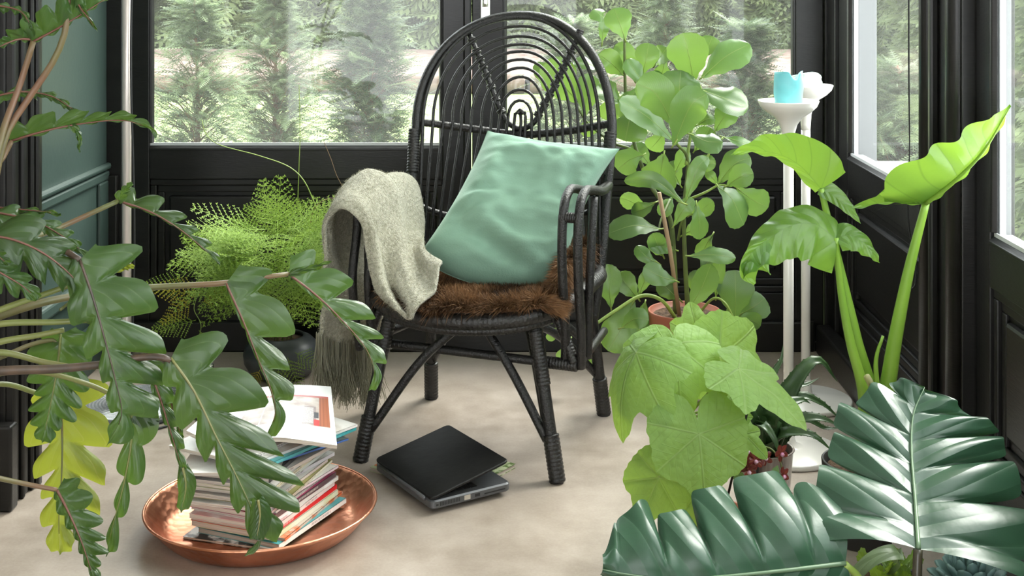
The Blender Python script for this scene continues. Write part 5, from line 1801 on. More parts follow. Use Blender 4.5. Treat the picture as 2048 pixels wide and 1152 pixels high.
# the letter says how a leaf is held (g = turned up to the light); all leaves are one material
CMAT = {'d': cl_leaf, 'm': cl_leaf, 'l': cl_leaf, 'g': cl_leaf}
CLEAVES = [
    (1250, 78, 1228, 16, 25, 'm', 3.92), (1214, 42, 1189, 18, 14, 'g', 3.95), (1204, 86, 1208, 42, 10, 'm', 3.97), (1285, 148, 1298, 86, 22, 'm', 3.9),
    (1291, 168, 1255, 118, 19, 'd', 3.86), (1387, 163, 1366, 66, 37, 'l', 3.84), (1404, 155, 1500, 88, 32, 'l', 3.86), (1355, 238, 1362, 140, 38, 'd', 3.80),
    (1347, 250, 1272, 168, 34, 'l', 3.74), (1347, 290, 1414, 188, 33, 'l', 3.70), (1402, 180, 1497, 214, 30, 'g', 3.84), (1346, 280, 1238, 200, 24, 'g', 3.76),
    (1262, 222, 1250, 282, 28, 'g', 3.84), (1380, 268, 1446, 284, 20, 'g', 3.80), (1430, 262, 1464, 212, 22, 'm', 3.88), (1446, 274, 1511, 298, 10, 'g', 3.9),
    (1328, 308, 1316, 378, 29, 'g', 3.72), (1286, 310, 1235, 340, 26, 'm', 3.84), (1368, 407, 1248, 362, 15, 'm', 3.68), (1372, 402, 1417, 314, 15, 'd', 3.72),
    (1437, 366, 1502, 316, 25, 'd', 3.86), (1454, 372, 1507, 346, 21, 'l', 3.80), (1436, 371, 1410, 341, 9, 'd', 3.86), (1436, 373, 1488, 450, 29, 'g', 3.80),
    (1474, 376, 1537, 414, 26, 'm', 3.84), (1384, 338, 1432, 328, 15, 'l', 3.88), (1158, 205, 1097, 118, 34, 'l', 4.02), (1168, 234, 1182, 148, 22, 'm', 4.0),
    (1104, 182, 1073, 124, 15, 'm', 4.04), (1246, 150, 1197, 108, 22, 'm', 3.96), (1248, 206, 1196, 170, 20, 'g', 3.94), (1200, 140, 1146, 124, 13, 'g', 4.0),
    (1320, 458, 1214, 468, 21, 'g', 3.78), (1348, 451, 1388, 398, 14, 'm', 3.74), (1393, 408, 1400, 479, 17, 'd', 3.74), (1378, 512, 1472, 516, 15, 'm', 3.74),
    (1316, 526, 1272, 492, 14, 'm', 3.82), (1326, 511, 1306, 466, 17, 'd', 3.90), (1352, 562, 1287, 534, 20, 'd', 3.78), (1378, 617, 1422, 528, 25, 'd', 3.74),
    (1432, 594, 1440, 512, 12, 'd', 3.86), (1470, 638, 1470, 540, 34, 'd', 3.84), (1482, 628, 1530, 596, 27, 'd', 3.86), (1222, 614, 1214, 528, 24, 'd', 3.82),
    (1276, 597, 1236, 546, 20, 'd', 3.84), (1278, 590, 1301, 541, 12, 'd', 3.88), (1470, 641, 1427, 656, 20, 'l', 3.78), (1470, 640, 1522, 650, 16, 'l', 3.78),
    (1243, 656, 1298, 640, 19, 'l', 3.68), (1268, 602, 1216, 702, 32, 'd', 3.84), (1290, 606, 1268, 700, 28, 'd', 3.88), (1178, 658, 1172, 736, 11, 'd', 3.72),
    (1200, 690, 1184, 738, 13, 'l', 3.78), (1140, 680, 1120, 718, 13, 'm', 3.86), (1116, 640, 1077, 632, 17, 'l', 3.9), (1120, 655, 1097, 682, 9, 'l', 3.88),
    (1310, 405, 1262, 425, 15, 'm', 3.9), (1350, 345, 1378, 300, 16, 'm', 3.88), (1300, 250, 1330, 205, 15, 'g', 3.93), (1330, 120, 1318, 180, 16, 'g', 3.95),
    (1405, 110, 1425, 72, 16, 'g', 3.93), (1400, 545, 1440, 500, 18, 'd', 3.9), (1345, 395, 1318, 430, 14, 'd', 3.92), (1425, 470, 1400, 520, 16, 'd', 3.92), (1480, 660, 1500, 690, 17, 'd', 3.88),
    (1360, 600, 1318, 560, 18, 'd', 3.88), (1385, 590, 1398, 540, 16, 'd', 3.92), (1350, 500, 1296, 482, 16, 'm', 3.9), (1366, 470, 1410, 440, 16, 'd', 3.9), (1380, 430, 1425, 400, 16, 'm', 3.9),
    (1300, 330, 1262, 290, 18, 'm', 3.94), (1360, 370, 1330, 330, 18, 'd', 3.92), (1390, 300, 1420, 255, 18, 'd', 3.92), (1330, 265, 1300, 300, 18, 'd', 3.9), (1290, 420, 1240, 395, 16, 'd', 3.95),
    (1268, 160, 1230, 90, 20, 'l', 3.98), (1235, 190, 1212, 240, 20, 'm', 3.98), (1205, 250, 1160, 262, 14, 'm', 4.0), (1310, 130, 1335, 95, 18, 'g', 3.98), (1340, 175, 1305, 150, 18, 'g', 3.96), (1445, 640, 1490, 600, 18, 'd', 3.92),
    (1395, 250, 1430, 235, 12, 'l', 3.88), (1310, 190, 1290, 230, 18, 'd', 3.93), (1275, 175, 1240, 235, 20, 'm', 3.95),
]
rc = random.Random(77)
stem_g = pmat('green plant stem', (0.14, 0.19, 0.045), 0.5, col2=(0.10, 0.13, 0.04), vscale=25)
stem_l = pmat('yellow green plant stem', (0.27, 0.36, 0.07), 0.45, col2=(0.22, 0.32, 0.06), vscale=25)
for (bx_, by_, tx_, ty_, hw, mk, d) in CLEAVES:
    L2 = math.hypot(tx_ - bx_, ty_ - by_)
    dd = rc.uniform(-0.035, 0.035)
    bend = rc.uniform(-0.012, 0.03)
    p0, p1 = P(bx_, by_, d), P(tx_, ty_, d + dd)
    mid = p0.lerp(p1, 0.5) + ZA * bend * (L2 / 90) - Vector((0, 0.01, 0))
    n = Vector((rc.uniform(-0.35, 0.35), -0.85, rc.uniform(-0.15, 0.6)))
    if mk == 'g':
        n = Vector((rc.uniform(-0.2, 0.2), -0.62, 0.78))
    hw_m = hw * d / F * (1.45 if mk == 'g' else 1.15)
    mb = blade([p0, mid, p1], n, hw_m, hw_m, ENVC, 34, 4, 0.04, rc.uniform(0.05, 0.25), rc.uniform(0.0, 0.3), rip=0.0015, ripn=1.5, phase=rc.random())
    o = mb.build('leaf', CMAT[mk], clus)
    # short stalk
    q = P(bx_ + (bx_ - tx_) / L2 * 7, by_ + (by_ - ty_) / L2 * 7, d + 0.006)
    MB().tube([q, p0, p0.lerp(p1, 0.12)], 0.0024, 6).build('leaf_stalk', stem_l, o)
    if abs(p0.x) < 9:
        MB().tube(cr([p0, mid, p1], 12), lambda s: 0.0011 * (1 - 0.9 * s), 5).build('midrib', stem_l, o)
zs = 0.232
def cstem(pts, r0, r1, m=stem_g):
    stem(clus, pts, r0, r1, m, 'stem', 40)
cstem([CLC + Vector((0.01, -0.01, zs)), P(1370, 520, 3.86), P(1368, 420, 3.85), P(1375, 320, 3.83), P(1352, 285, 3.74), P(1347, 250, 3.74)], 0.0075, 0.004)
cstem([CLC + Vector((-0.025, 0.01, zs)), P(1348, 520, 3.9), P(1338, 430, 3.92), P(1298, 365, 3.93), P(1268, 285, 3.95), P(1252, 200, 3.95), P(1249, 78, 3.93)], 0.0085, 0.004)
cstem([P(1372, 330, 3.83), P(1385, 250, 3.84), P(1403, 185, 3.85), P(1388, 160, 3.84)], 0.005, 0.0035, stem_l)
cstem([P(1375, 400, 3.85), P(1410, 385, 3.84), P(1437, 371, 3.84), P(1458, 372, 3.82)], 0.004, 0.003, stem_l)
cstem([P(1385, 355, 3.84), P(1412, 318, 3.85), P(1430, 286, 3.86), P(1446, 276, 3.87)], 0.004, 0.003, stem_l)
cstem([P(1300, 370, 3.93), P(1270, 305, 3.93), P(1225, 285, 3.95), P(1175, 245, 3.98), P(1150, 205, 4.0)], 0.005, 0.003, stem_g)
cstem([CLC + Vector((-0.03, -0.03, zs)), P(1322, 600, 3.82), P(1282, 592, 3.80), P(1230, 622, 3.76), P(1172, 662, 3.72)], 0.006, 0.0045, stem_l)
cstem([CLC + Vector((0.03, -0.03, zs)), P(1425, 598, 3.82), P(1450, 606, 3.8), P(1470, 642, 3.79)], 0.0045, 0.003, stem_l)
cstem([P(1340, 400, 3.9), P(1322, 440, 3.82), P(1318, 460, 3.8)], 0.004, 0.003, stem_g)
cstem([P(1356, 480, 3.88), P(1365, 440, 3.80), P(1392, 408, 3.75)], 0.004, 0.003, stem_g)
stake = MB().tube([CLC + Vector((-0.015, -0.02, zs - 0.01)), P(1340, 500, 3.83), P(1318, 385, 3.82)], 0.0062, 10).build('support_cane', pmat('tan bamboo cane', (0.36, 0.23, 0.13), 0.6, col2=(0.42, 0.28, 0.17), vscale=20, stretch=(1, 1, 0.2)), clus)

# ---------------------------------------------------------------- ALOCASIA (right)
ALC = Vector((0.735, 2.87, 0))
alo = thing('alocasia', 'tall elephant-ear plant with thick green stalks in a dark grey pot', 'plant', ALC)
pot(alo, ALC, 0.082, 0.062, 0.180, 0.006, pmat('dark grey plastic pot', (0.03, 0.029, 0.028), 0.45), 0.028, 0.163)
al_l = leafmat('elephant ear leaf', (0.075, 0.165, 0.032), (0.085, 0.17, 0.03), (0.30, 0.50, 0.05), 0.30, 0.44, 6, 1.2, 0.90, 0.8, 0.5, 0.08, 0.03)
al_d = al_l
stalk_m = pmat('fresh green stalk', (0.22, 0.38, 0.045), 0.35, col2=(0.17, 0.32, 0.04), vscale=12, stretch=(1, 1, 0.3))
ENVA = [(0, 0.85), (0.12, 1.0), (0.3, 0.93), (0.6, 0.66), (0.85, 0.30), (1, 0)]
# big right leaf: underside seen, tip up right
mb = blade([P(1852, 406, 2.80), P(1905, 366, 2.735), P(1965, 305, 2.66), P(2022, 212, 2.57)], (0.35, -0.75, -0.55), 0.19, 0.012, [(0, 0.55), (0.1, 0.80), (0.22, 0.98), (0.45, 0.80), (0.7, 0.48), (0.9, 0.22), (1, 0)],
           48, 6, 0.35, 0.05, 0.12, rip=0.006, ripn=4, back=0.1)
o = mb.build('leaf', al_l, alo)
MB().tube(cr([P(1852, 406, 2.79), P(1905, 366, 2.727), P(1965, 305, 2.652), P(2018, 218, 2.572)], 20), lambda s: 0.0055 * (1 - 0.85 * s) + 0.0004, 8).build('midrib', stalk_m, o)
mb = blade([P(1852, 406, 2.80), P(1800, 402, 2.78), P(1750, 408, 2.76), P(1704, 418, 2.74)], (0.1, -0.8, -0.6), 0.010, 0.115, [(0, 1.0), (0.25, 0.85), (0.5, 0.52), (0.8, 0.22), (1, 0.02)], 32, 6, -0.35, 0.0, 0.1, rip=0.004, ripn=3)
mb.build('leaf_lobe', al_l, o)
mb = blade([P(1848, 408, 2.79), P(1810, 406, 2.72), P(1768, 415, 2.69), P(1745, 425, 2.68)], (0.1, -0.3, -0.95), 0.016, 0.02, [(0, .3), (.4, 1), (1, 0)], 20, 4)
mb.build('leaf_lobe', al_l, o)
stem(alo, [ALC + Vector((0.015, 0.0, 0.155)), P(1772, 790, 2.85), P(1790, 680, 2.84), P(1818, 540, 2.82), P(1852, 406, 2.80)], 0.0225, 0.008, stalk_m, 'leaf_stalk', 40, 14)
stem(alo, [ALC + Vector((0.0, -0.012, 0.155)), P(1752, 800, 2.83), P(1752, 720, 2.825), P(1766, 672, 2.82)], 0.013, 0.003, stalk_m, 'leaf_sheath', 24, 10)
# left arching leaf: seen edge-on, falling to both sides
mb = blade([P(1642, 378, 2.86), P(1600, 332, 2.85), P(1555, 308, 2.83), P(1500, 302, 2.81), P(1462, 312, 2.80)], (0.1, -0.75, -0.5), 0.020, 0.075, ENVA, 40, 6, 0.3, 0.0, 0.15, rip=0.004, ripn=4, back=0.1)
o = mb.build('leaf', al_l, alo)
mb = blade([P(1640, 376, 2.86), P(1668, 392, 2.85), P(1696, 418, 2.83), P(1722, 448, 2.82)], (0.25, -0.8, 0.4), 0.030, 0.018, ENVA, 24, 5, 0.1, 0, 0.2)
mb.build('leaf_lobe', al_l, o)
stem(alo, [ALC + Vector((-0.02, 0.0, 0.155)), P(1742, 810, 2.87), P(1712, 680, 2.87), P(1680, 540, 2.87), P(1642, 378, 2.86)], 0.020, 0.0065, stalk_m, 'leaf_stalk', 40, 14)
# dark glossy leaf folded over, pale underside at its left end
mb = blade([P(1672, 478, 2.80), P(1630, 448, 2.78), P(1580, 452, 2.75), P(1530, 486, 2.72), P(1494, 528, 2.70), P(1486, 560, 2.70)], (-0.15, -0.72, 0.68), 0.080, 0.052, ENVA, 44, 6, 0.25, 0.0, 0.35, rip=0.006, ripn=6, back=0.5, nh2=(-0.3, -0.9, 0.1))
o = mb.build('leaf', al_d, alo)
mb = blade([P(1534, 478, 2.715), P(1500, 510, 2.70), P(1488, 545, 2.705), P(1508, 570, 2.715)], (0.2, -0.9, 0.1), 0.062, 0.012, [(0, .35), (.35, 1), (.75, .8), (1, 0.1)], 28, 5, 0.1)
mb.build('leaf_lobe', al_l, o)
mb = blade([P(1672, 476, 2.80), P(1700, 470, 2.80), P(1732, 490, 2.80), P(1760, 526, 2.80)], (0.1, -0.75, 0.6), 0.032, 0.034, ENVA, 28, 5, 0.15, 0, 0.25, rip=0.003, ripn=3)
mb.build('leaf_lobe', al_d, o)
stem(alo, [ALC + Vector((-0.012, -0.015, 0.155)), P(1728, 800, 2.83), P(1700, 680, 2.83), P(1682, 580, 2.82), P(1672, 476, 2.80)], 0.016, 0.006, stalk_m, 'leaf_stalk', 40, 12)
dry = pmat('dry cut stalk end', (0.40, 0.36, 0.22), 0.9, col2=(0.3, 0.32, 0.1), vscale=30)
stem(alo, [ALC + Vector((0.02, -0.03, 0.155)), P(1762, 820, 2.80), P(1745, 775, 2.79), P(1733, 752, 2.785)], 0.014, 0.007, dry, 'cut_stalk', 16, 10)

# ---------------------------------------------------------------- MONSTERA (right foreground)
MOC = Vector((0.62, 2.16, 0))
mon = thing('monstera', 'monstera with big dark glossy split leaves in front of the pots', 'plant', MOC)
pot(mon, MOC, 0.11, 0.085, 0.17, 0.006, pmat('black nursery pot', (0.02, 0.02, 0.02), 0.5), 0.03, 0.15)
mo_m = leafmat('monstera leaf', (0.022, 0.062, 0.034), (0.10, 0.19, 0.11), (0.06, 0.16, 0.03), 0.32, 0.12, 8, 1.2, 0.86, 0.12, 1.0, 0.06, 0.03, spec=0.45)
mo_b = mo_m
ENVM = [(0, 0.92), (0.12, 1.0), (0.35, 1.0), (0.6, 0.86), (0.8, 0.60), (0.93, 0.30), (1, 0)]
mrib = pmat('pale monstera rib', (0.12, 0.19, 0.11), 0.3)
mid = [P(1836, 1098, 2.14), P(1830, 1010, 2.215), P(1822, 900, 2.31), P(1826, 830, 2.37), P(1848, 776, 2.41)]
mb = blade(mid, (0.05, -0.56, 0.82), 0.165, 0.215, ENVM, 130, 8, 0.42, 0.22, 0.28, 5.4, 0.60, 8.0, 0.008, 5.4, 0.10, 0.35, irr=0.25)
o = mb.build('leaf', mo_m, mon)
mm = cr(mid, 30)
MB().tube([q + Vector((0, -0.003, 0.002)) for q in mm], lambda s: 0.0042 * (1 - 0.85 * s), 8).build('midrib', mrib, o)
stem(mon, [MOC + Vector((0.02, 0, 0.14)), P(1838, 1330, 2.13), P(1834, 1180, 2.13), P(1836, 1098, 2.14)], 0.0095, 0.0075, pmat('dark monstera stalk', (0.03, 0.035, 0.02), 0.3, col2=(0.05, 0.04, 0.025), vscale=20), 'leaf_stalk')
# second leaf: arching away to the left, lobes rising and curling over
mid = [P(1690, 1128, 2.14), P(1590, 1140, 2.12), P(1470, 1152, 2.10), P(1350, 1160, 2.085), P(1255, 1150, 2.08), P(1205, 1140, 2.08)]
mb = blade(mid, (-0.12, -0.78, 0.30), 0.06, 0.135, [(0, 0.85), (0.10, 1.05), (0.3, 1.0), (0.55, 0.95), (0.8, 0.85), (0.93, 0.6), (1, 0.15)], 140, 9, 0.12, 0.25, 0.85, 5.0, 0.45, 9.0, 0.008, 5.0, 0.3, 0.2, irr=0.35)
o = mb.build('leaf', mo_b, mon)
MB().tube([q + Vector((0, -0.002, 0.002)) for q in cr(mid, 30)], lambda s: 0.004 * (1 - 0.8 * s), 8).build('midrib', mrib, o)
stem(mon, [MOC + Vector((-0.02, 0, 0.14)), P(1760, 1300, 2.16), P(1725, 1170, 2.15), P(1690, 1128, 2.14)], 0.008, 0.006, stem_l, 'leaf_stalk')

# ---------------------------------------------------------------- LIME TREE PLANT (hairy palmate leaves)
SPC = Vector((0.362, 2.65, 0))
spa = thing('house_lime', 'house lime with big soft toothed leaves in a terracotta pot', 'plant', SPC)
pot(spa, SPC, 0.078, 0.058, 0.155, 0.006, M['terracotta'], 0.04, 0.138)
ANG = (0.0, 0.95, -0.95, 1.85, -1.85)
sp_l = palmmat('house lime leaf', (0.18, 0.31, 0.075), (0.32, 0.45, 0.18), (0.38, 0.55, 0.055), ANG, 0.58, 0.36, 0.7)
sp_m = sp_g = sp_d = sp_l
def lime(px, py, d, tip, n, size, mat, **kw):
    p = P(px, py, d)
    o = palm(p, tip, n, size, **kw).build('leaf', mat, spa)
    q = P(1378, 830, 2.66)
    stem(spa, [q + (p - q) * 0.02, q.lerp(p, 0.5) + ZA * 0.01, p], 0.0028, 0.0022, stem_l, 'leaf_stalk', 12, 6)
    return o
lime(1272, 705, 2.58, (-0.62, -0.35, -0.68), (-0.55, -0.35, 0.75), 0.140, sp_g, droop=0.75, seed=1, lob=(1.0, 0.9, 0.75))
lime(1350, 690, 2.60, (0.05, -0.72, -0.62), (0.0, -0.60, 0.75), 0.130, sp_m, droop=0.55, seed=2, lob=(1.0, 0.95, 0.8))
lime(1440, 715, 2.76, (0.55, 0.2, -0.35), (-0.15, -0.85, 0.45), 0.150, sp_l, droop=0.2, seed=3)
lime(1395, 672, 2.78, (-0.1, 0.35, 0.75), (0.1, -0.85, 0.4), 0.075, sp_l, droop=0.2, seed=9)
lime(1478, 738, 2.55, (0.82, -0.40, -0.42), (0.30, -0.40, 0.86), 0.160, sp_g, droop=0.25, seed=4, lob=(1.0, 0.62, 0.55), floor_=0.42)
lime(1398, 868, 2.48, (0.06, -0.45, -0.85), (0.05, -0.90, 0.35), 0.118, sp_d, droop=0.15, seed=5, lob=(1.0, 0.88, 0.85), floor_=0.78, wd=0.35)
lime(1318, 955, 2.55, (-0.45, -0.15, -0.85), (-0.25, -0.85, 0.30), 0.092, sp_d, droop=0.3, seed=6, floor_=0.7)
lime(1428, 838, 2.64, (0.55, -0.3, 0.2), (0.0, -0.75, 0.6), 0.075, sp_m, droop=0.3, seed=7)
lime(1488, 868, 2.62, (0.75, -0.2, -0.62), (0.35, -0.82, 0.35), 0.066, sp_m, droop=0.25, seed=8, lob=(1.0, 0.6, 0.5), floor_=0.4)
lime(1395, 985, 2.6, (0.25, -0.3, -0.85), (0.1, -0.9, 0.3), 0.07, sp_d, droop=0.3, seed=10, floor_=0.7)
stem(spa, [SPC + ZA * 0.13, P(1390, 960, 2.66), P(1380, 860, 2.66), P(1366, 770, 2.67), P(1372, 700, 2.68)], 0.0055, 0.004, stem_l, 'stem')
blk_stick = pmat('black plastic stake', (0.01, 0.01, 0.01), 0.5)
MB().tube([SPC + Vector((-0.015, -0.01, 0.13)), P(1372, 860, 2.65), P(1366, 750, 2.65)], 0.0028, 8).build('support_stake', blk_stick, spa)
MB().tube([SPC + Vector((0.03, 0.01, 0.13)), P(1484, 872, 2.60), P(1506, 770, 2.57)], 0.0026, 8).build('support_stake', blk_stick, spa)

# ---------------------------------------------------------------- ALOE in a glazed pot
AOC = Vector((0.545, 3.03, 0))
aoe = thing('aloe', 'spiky dark green aloe in a streaked purple-grey glass pot', 'plant', AOC)
glaze = pmat('streaked purple grey glaze', (0.12, 0.085, 0.085), 0.18, col2=(0.42, 0.36, 0.33), vscale=14, stretch=(2.4, 2.4, 0.22), coat=0.6)
pot(aoe, AOC, 0.068, 0.056, 0.150, 0.001, glaze, 0.004, 0.130)
ao_d = pmat('aloe skin', (0.035, 0.080, 0.026), 0.35, col2=(0.065, 0.125, 0.045), vscale=25, transl=0.2)
ao_l = ao_d
def spike(base, pts, w, mat, thick=0.35):
    q = cr([base] + pts, 18)
    mb = MB()
    vs, uvs, fs = [], [], []
    for i, p in enumerate(q):
        t = i / 18
        T = (q[min(i + 1, 18)] - q[max(i - 1, 0)]).normalized()
        up = (p - AOC - ZA * 0.05)
        N = ZA - T * ZA.z * T.z
        N = ZA + Vector((0, -0.8, 0))
        N = N - T * N.dot(T)
        if N.length < 0.15:
            N = -(Vector((up.x, up.y, 0)))
            N = N - T * N.dot(T)
        N = N.normalized()
        S = T.cross(N)
        ww = w * (1 - t ** 1.8) * (0.75 + 0.25 * math.sin(math.pi * min(1, t * 2)))
        # channelled section: two rims up, keel down
        for (s, h) in ((-1, 0.30), (-0.5, 0.0), (0, -0.10), (0.5, 0.0), (1, 0.30), (0.55, -0.30), (0, -0.48), (-0.55, -0.30)):
            vs.append(p + S * (s * ww) + N * (h * ww))
            uvs.append((t, s))
    for i in range(18):
        for k in range(8):
            fs.append((i * 8 + k, i * 8 + (k + 1) % 8, i * 8 + 8 + (k + 1) % 8, i * 8 + 8 + k))
    o = mb.add(vs, fs, uvs).build('leaf', mat, aoe)
    # marginal teeth
    tb = MB()
    for i in range(2, 16):
        for s in (0, 4):
            p, p2 = Vector(vs[i * 8 + s]), Vector(vs[i * 8 + 8 + s])
            out = (Vector(vs[i * 8 + s]) - Vector(vs[i * 8 + 2])).normalized()
            k = len(tb.v)
            a, b, c = p, p.lerp(p2, 0.35), p.lerp(p2, 0.17) + out * 0.0022
            tb.add([a, b, c], [(0, 1, 2), (2, 1, 0)])
    tb.build('teeth', ao_l, o)['kind'] = 'stuff'
ab = AOC + ZA * 0.135
spk = [((1575, 790, 3.0), (1632, 720, 3.02), (1676, 765, 3.05), 0.022), ((1570, 850, 2.96), (1630, 835, 2.95), (1682, 852, 2.95), 0.020), ((1560, 870, 2.93), (1620, 868, 2.9), (1668, 905, 2.89), 0.016),
       ((1590, 800, 3.03), (1640, 805, 3.04), (1684, 842, 3.05), 0.014), ((1545, 830, 2.93), (1600, 800, 2.95), (1622, 808, 2.97), 0.026), ((1498, 800, 3.0), (1450, 800, 3.0), (1405, 775, 3.02), 0.018),
       ((1510, 780, 3.05), (1470, 760, 3.07), (1442, 782, 3.08), 0.014), ((1505, 840, 2.95), (1490, 810, 2.93), (1478, 790, 2.95), 0.024), ((1540, 770, 3.08), (1562, 720, 3.10), (1566, 690, 3.12), 0.014),
       ((1535, 780, 3.05), (1510, 740, 3.08), (1500, 720, 3.10), 0.016), ((1565, 780, 3.08), (1610, 770, 3.10), (1640, 755, 3.12), 0.014), ((1520, 850, 2.92), (1545, 872, 2.88), (1566, 930, 2.87), 0.014),
       ((1500, 850, 2.95), (1478, 850, 2.92), (1462, 872, 2.92), 0.016), ((1600, 840, 3.0), (1650, 856, 3.02), (1688, 855, 3.02), 0.012)]
for a, b, c, w in spk:
    bp_ = ab + (P(*a) - ab) * 0.12
    bp_.z = AOC.z + 0.132
    spike(bp_, [P(*a) * 1.0, P(*b), P(*c)], w * 1.75, ao_d)
for k in range(5):
    an = k * 1.26
    top = ab + Vector((0.028 * math.cos(an), 0.028 * math.sin(an), 0.075 + 0.012 * (k % 3)))
    spike(ab + Vector((0.006 * math.cos(an), 0.006 * math.sin(an), -0.005)), [ab.lerp(top, 0.5) + Vector((0.005 * math.cos(an), 0.005 * math.sin(an), 0.006)), top], 0.012, ao_l)

# ---------------------------------------------------------------- ORCHID with dark red flowers
ORC = Vector((0.492, 2.735, 0))
orc = thing('orchid', 'small orchid with dark red flowers on a black stake in a terracotta pot', 'plant', ORC)
pot(orc, ORC, 0.048, 0.038, 0.125, 0.004, M['terracotta'], 0.025, 0.112)
MB().tube([ORC + Vector((-0.005, 0, 0.10)), P(1515, 960, 2.74), P(1515, 884, 2.74)], 0.0028, 8).build('support_stake', blk_stick, orc)
clip = MB()
for dx, dy in ((-7, 0), (0, 2), (6, -2), (9, 3)):
    c = P(1515 + dx, 978 + dy, 2.735)
    clip.lathe([(0.0, -0.004), (0.003, -0.003), (0.0042, 0.0), (0.003, 0.003), (0.0, 0.004)], c, 10)
clip.build('stake_clip', blk_stick, orc)
o_leaf = leafmat('orchid leaf', (0.10, 0.19, 0.07), (0.2, 0.28, 0.12), (0.18, 0.3, 0.05), 0.3, 0.25, 2, 1, 0.95, 0.1, 0.2, 0.1, 0.05)
mb = blade([ORC + ZA * 0.115, P(1486, 970, 2.70), P(1470, 935, 2.70), P(1468, 915, 2.70)], CAM, 0.016, 0.016, [(0, .5), (.5, 1), (.9, .6), (1, 0)], 20, 4, 0.1)
mb.build('leaf', o_leaf, orc)
mb = blade([ORC + ZA * 0.115, P(1530, 980, 2.72), P(1548, 950, 2.74), P(1556, 930, 2.75)], CAM, 0.013, 0.013, [(0, .5), (.5, 1), (.9, .6), (1, 0)], 20, 4, 0.1)
mb.build('leaf', o_leaf, orc)
stem(orc, [P(1516, 890, 2.735), P(1545, 900, 2.71), P(1562, 930, 2.70), P(1566, 980, 2.69), P(1575, 1030, 2.685)], 0.0018, 0.0013, stem_g, 'flower_spike')
stem(orc, [P(1516, 890, 2.735), P(1500, 880, 2.72), P(1485, 900, 2.70), P(1478, 930, 2.70)], 0.0018, 0.0013, stem_g, 'flower_spike')
stem(orc, [P(1515, 952, 2.735), P(1504, 940, 2.715), P(1500, 925, 2.71)], 0.0015, 0.0012, stem_l, 'flower_spike')
pet_r = leafmat('dark red orchid petal', (0.13, 0.018, 0.02), (0.30, 0.16, 0.05), (0.25, 0.05, 0.03), 0.4, 0.3, 2, 1, 0.95, 0.1, 0.2, 0.3, 0.10)
lip_m = pmat('pink orchid lip', (0.55, 0.14, 0.34), 0.4, col2=(0.72, 0.55, 0.66), vscale=90)
def flower(px, py, d, sz, fac, seed):
    r_ = random.Random(seed)
    c = P(px, py, d)
    n = Vector(fac).normalized()
    u = n.cross(ZA).normalized()
    v = n.cross(u)
    root = None
    for k in range(5):
        a = k * 1.2566 + r_.uniform(-0.2, 0.2)
        dr = (u * math.cos(a) + v * math.sin(a))
        tip = c + dr * sz + n * sz * 0.15
        mb = blade([c, c + dr * sz * 0.5 + n * sz * 0.12, tip], n, sz * 0.34, sz * 0.34, [(0, .25), (.5, 1), (.85, .7), (1, 0)], 12, 3, 0.1, curl=0.3)
        o = mb.build('petal', pet_r, orc)
    MB().lathe([(0.0, -sz * 0.28), (sz * 0.2, -sz * 0.12), (sz * 0.26, 0.02 * sz), (sz * 0.14, sz * 0.2), (0.0, sz * 0.26)], c + n * sz * 0.22 - ZA * sz * 0.18, 12).build('lip', lip_m, orc)
for i, (x, y, d, s, fc) in enumerate([(1496, 900, 2.70, 0.021, (-0.3, -1, 0.3)), (1482, 925, 2.69, 0.022, (-0.5, -0.8, 0.2)), (1510, 920, 2.69, 0.020, (0.3, -1, 0.2)), (1498, 940, 2.68, 0.019, (0, -1, -0.2)),
                                      (1530, 915, 2.70, 0.018, (0.4, -0.9, 0.4)), (1562, 905, 2.70, 0.019, (0.5, -0.85, 0.0)), (1566, 950, 2.69, 0.018, (0.6, -0.8, 0.1)), (1568, 995, 2.68, 0.020, (0.1, -1, 0.3)), (1574, 1040, 2.68, 0.012, (0, -1, 0))]):
    flower(x, y, d, s, fc, i)

# ---------------------------------------------------------------- ECHEVERIA and CHRISTMAS CACTUS (bottom right)
ECC = Vector((0.853, 2.52, 0))
ech = thing('echeveria', 'blue-grey echeveria rosette in a dark bowl pot beside the wall', 'succulent', ECC)
pot(ech, ECC, 0.062, 0.048, 0.07, 0.003, pmat('charcoal ceramic pot', (0.04, 0.04, 0.045), 0.5), 0.012, 0.058)
ec_m = pmat('blue grey succulent skin', (0.12, 0.21, 0.20), 0.55, col2=(0.17, 0.27, 0.255), vscale=12)
cc = ECC + ZA * 0.068
def pad(base, tip, up, w, th, mat, root):
    q = cr([base, base.lerp(tip, 0.5) - up * 0.006, tip], 10)
    vs, fs = [], []
    for i, p in enumerate(q):
        t = i / 10
        T = (q[min(i + 1, 10)] - q[max(i - 1, 0)]).normalized()
        N = (up - T * up.dot(T)).normalized()
        S = T.cross(N)
        ww = w * lerp_table([(0, .4), (.65, 1), (.88, .7), (1, 0.04)], t)
        for k in range(8):
            a = k * math.pi / 4
            vs.append(p + S * (ww * math.cos(a)) + N * (th * math.sin(a) * (0.5 + 0.5 * min(1, ww / w)) + 0.25 * ww * math.cos(a) ** 2))
    for i in range(10):
        for k in range(8):
            fs.append((i * 8 + k, i * 8 + (k + 1) % 8, i * 8 + 8 + (k + 1) % 8, i * 8 + 8 + k))
    fs += [tuple(range(7, -1, -1)), tuple(80 + k for k in range(8))]
    return MB().add(vs, fs).build('leaf', mat, root)
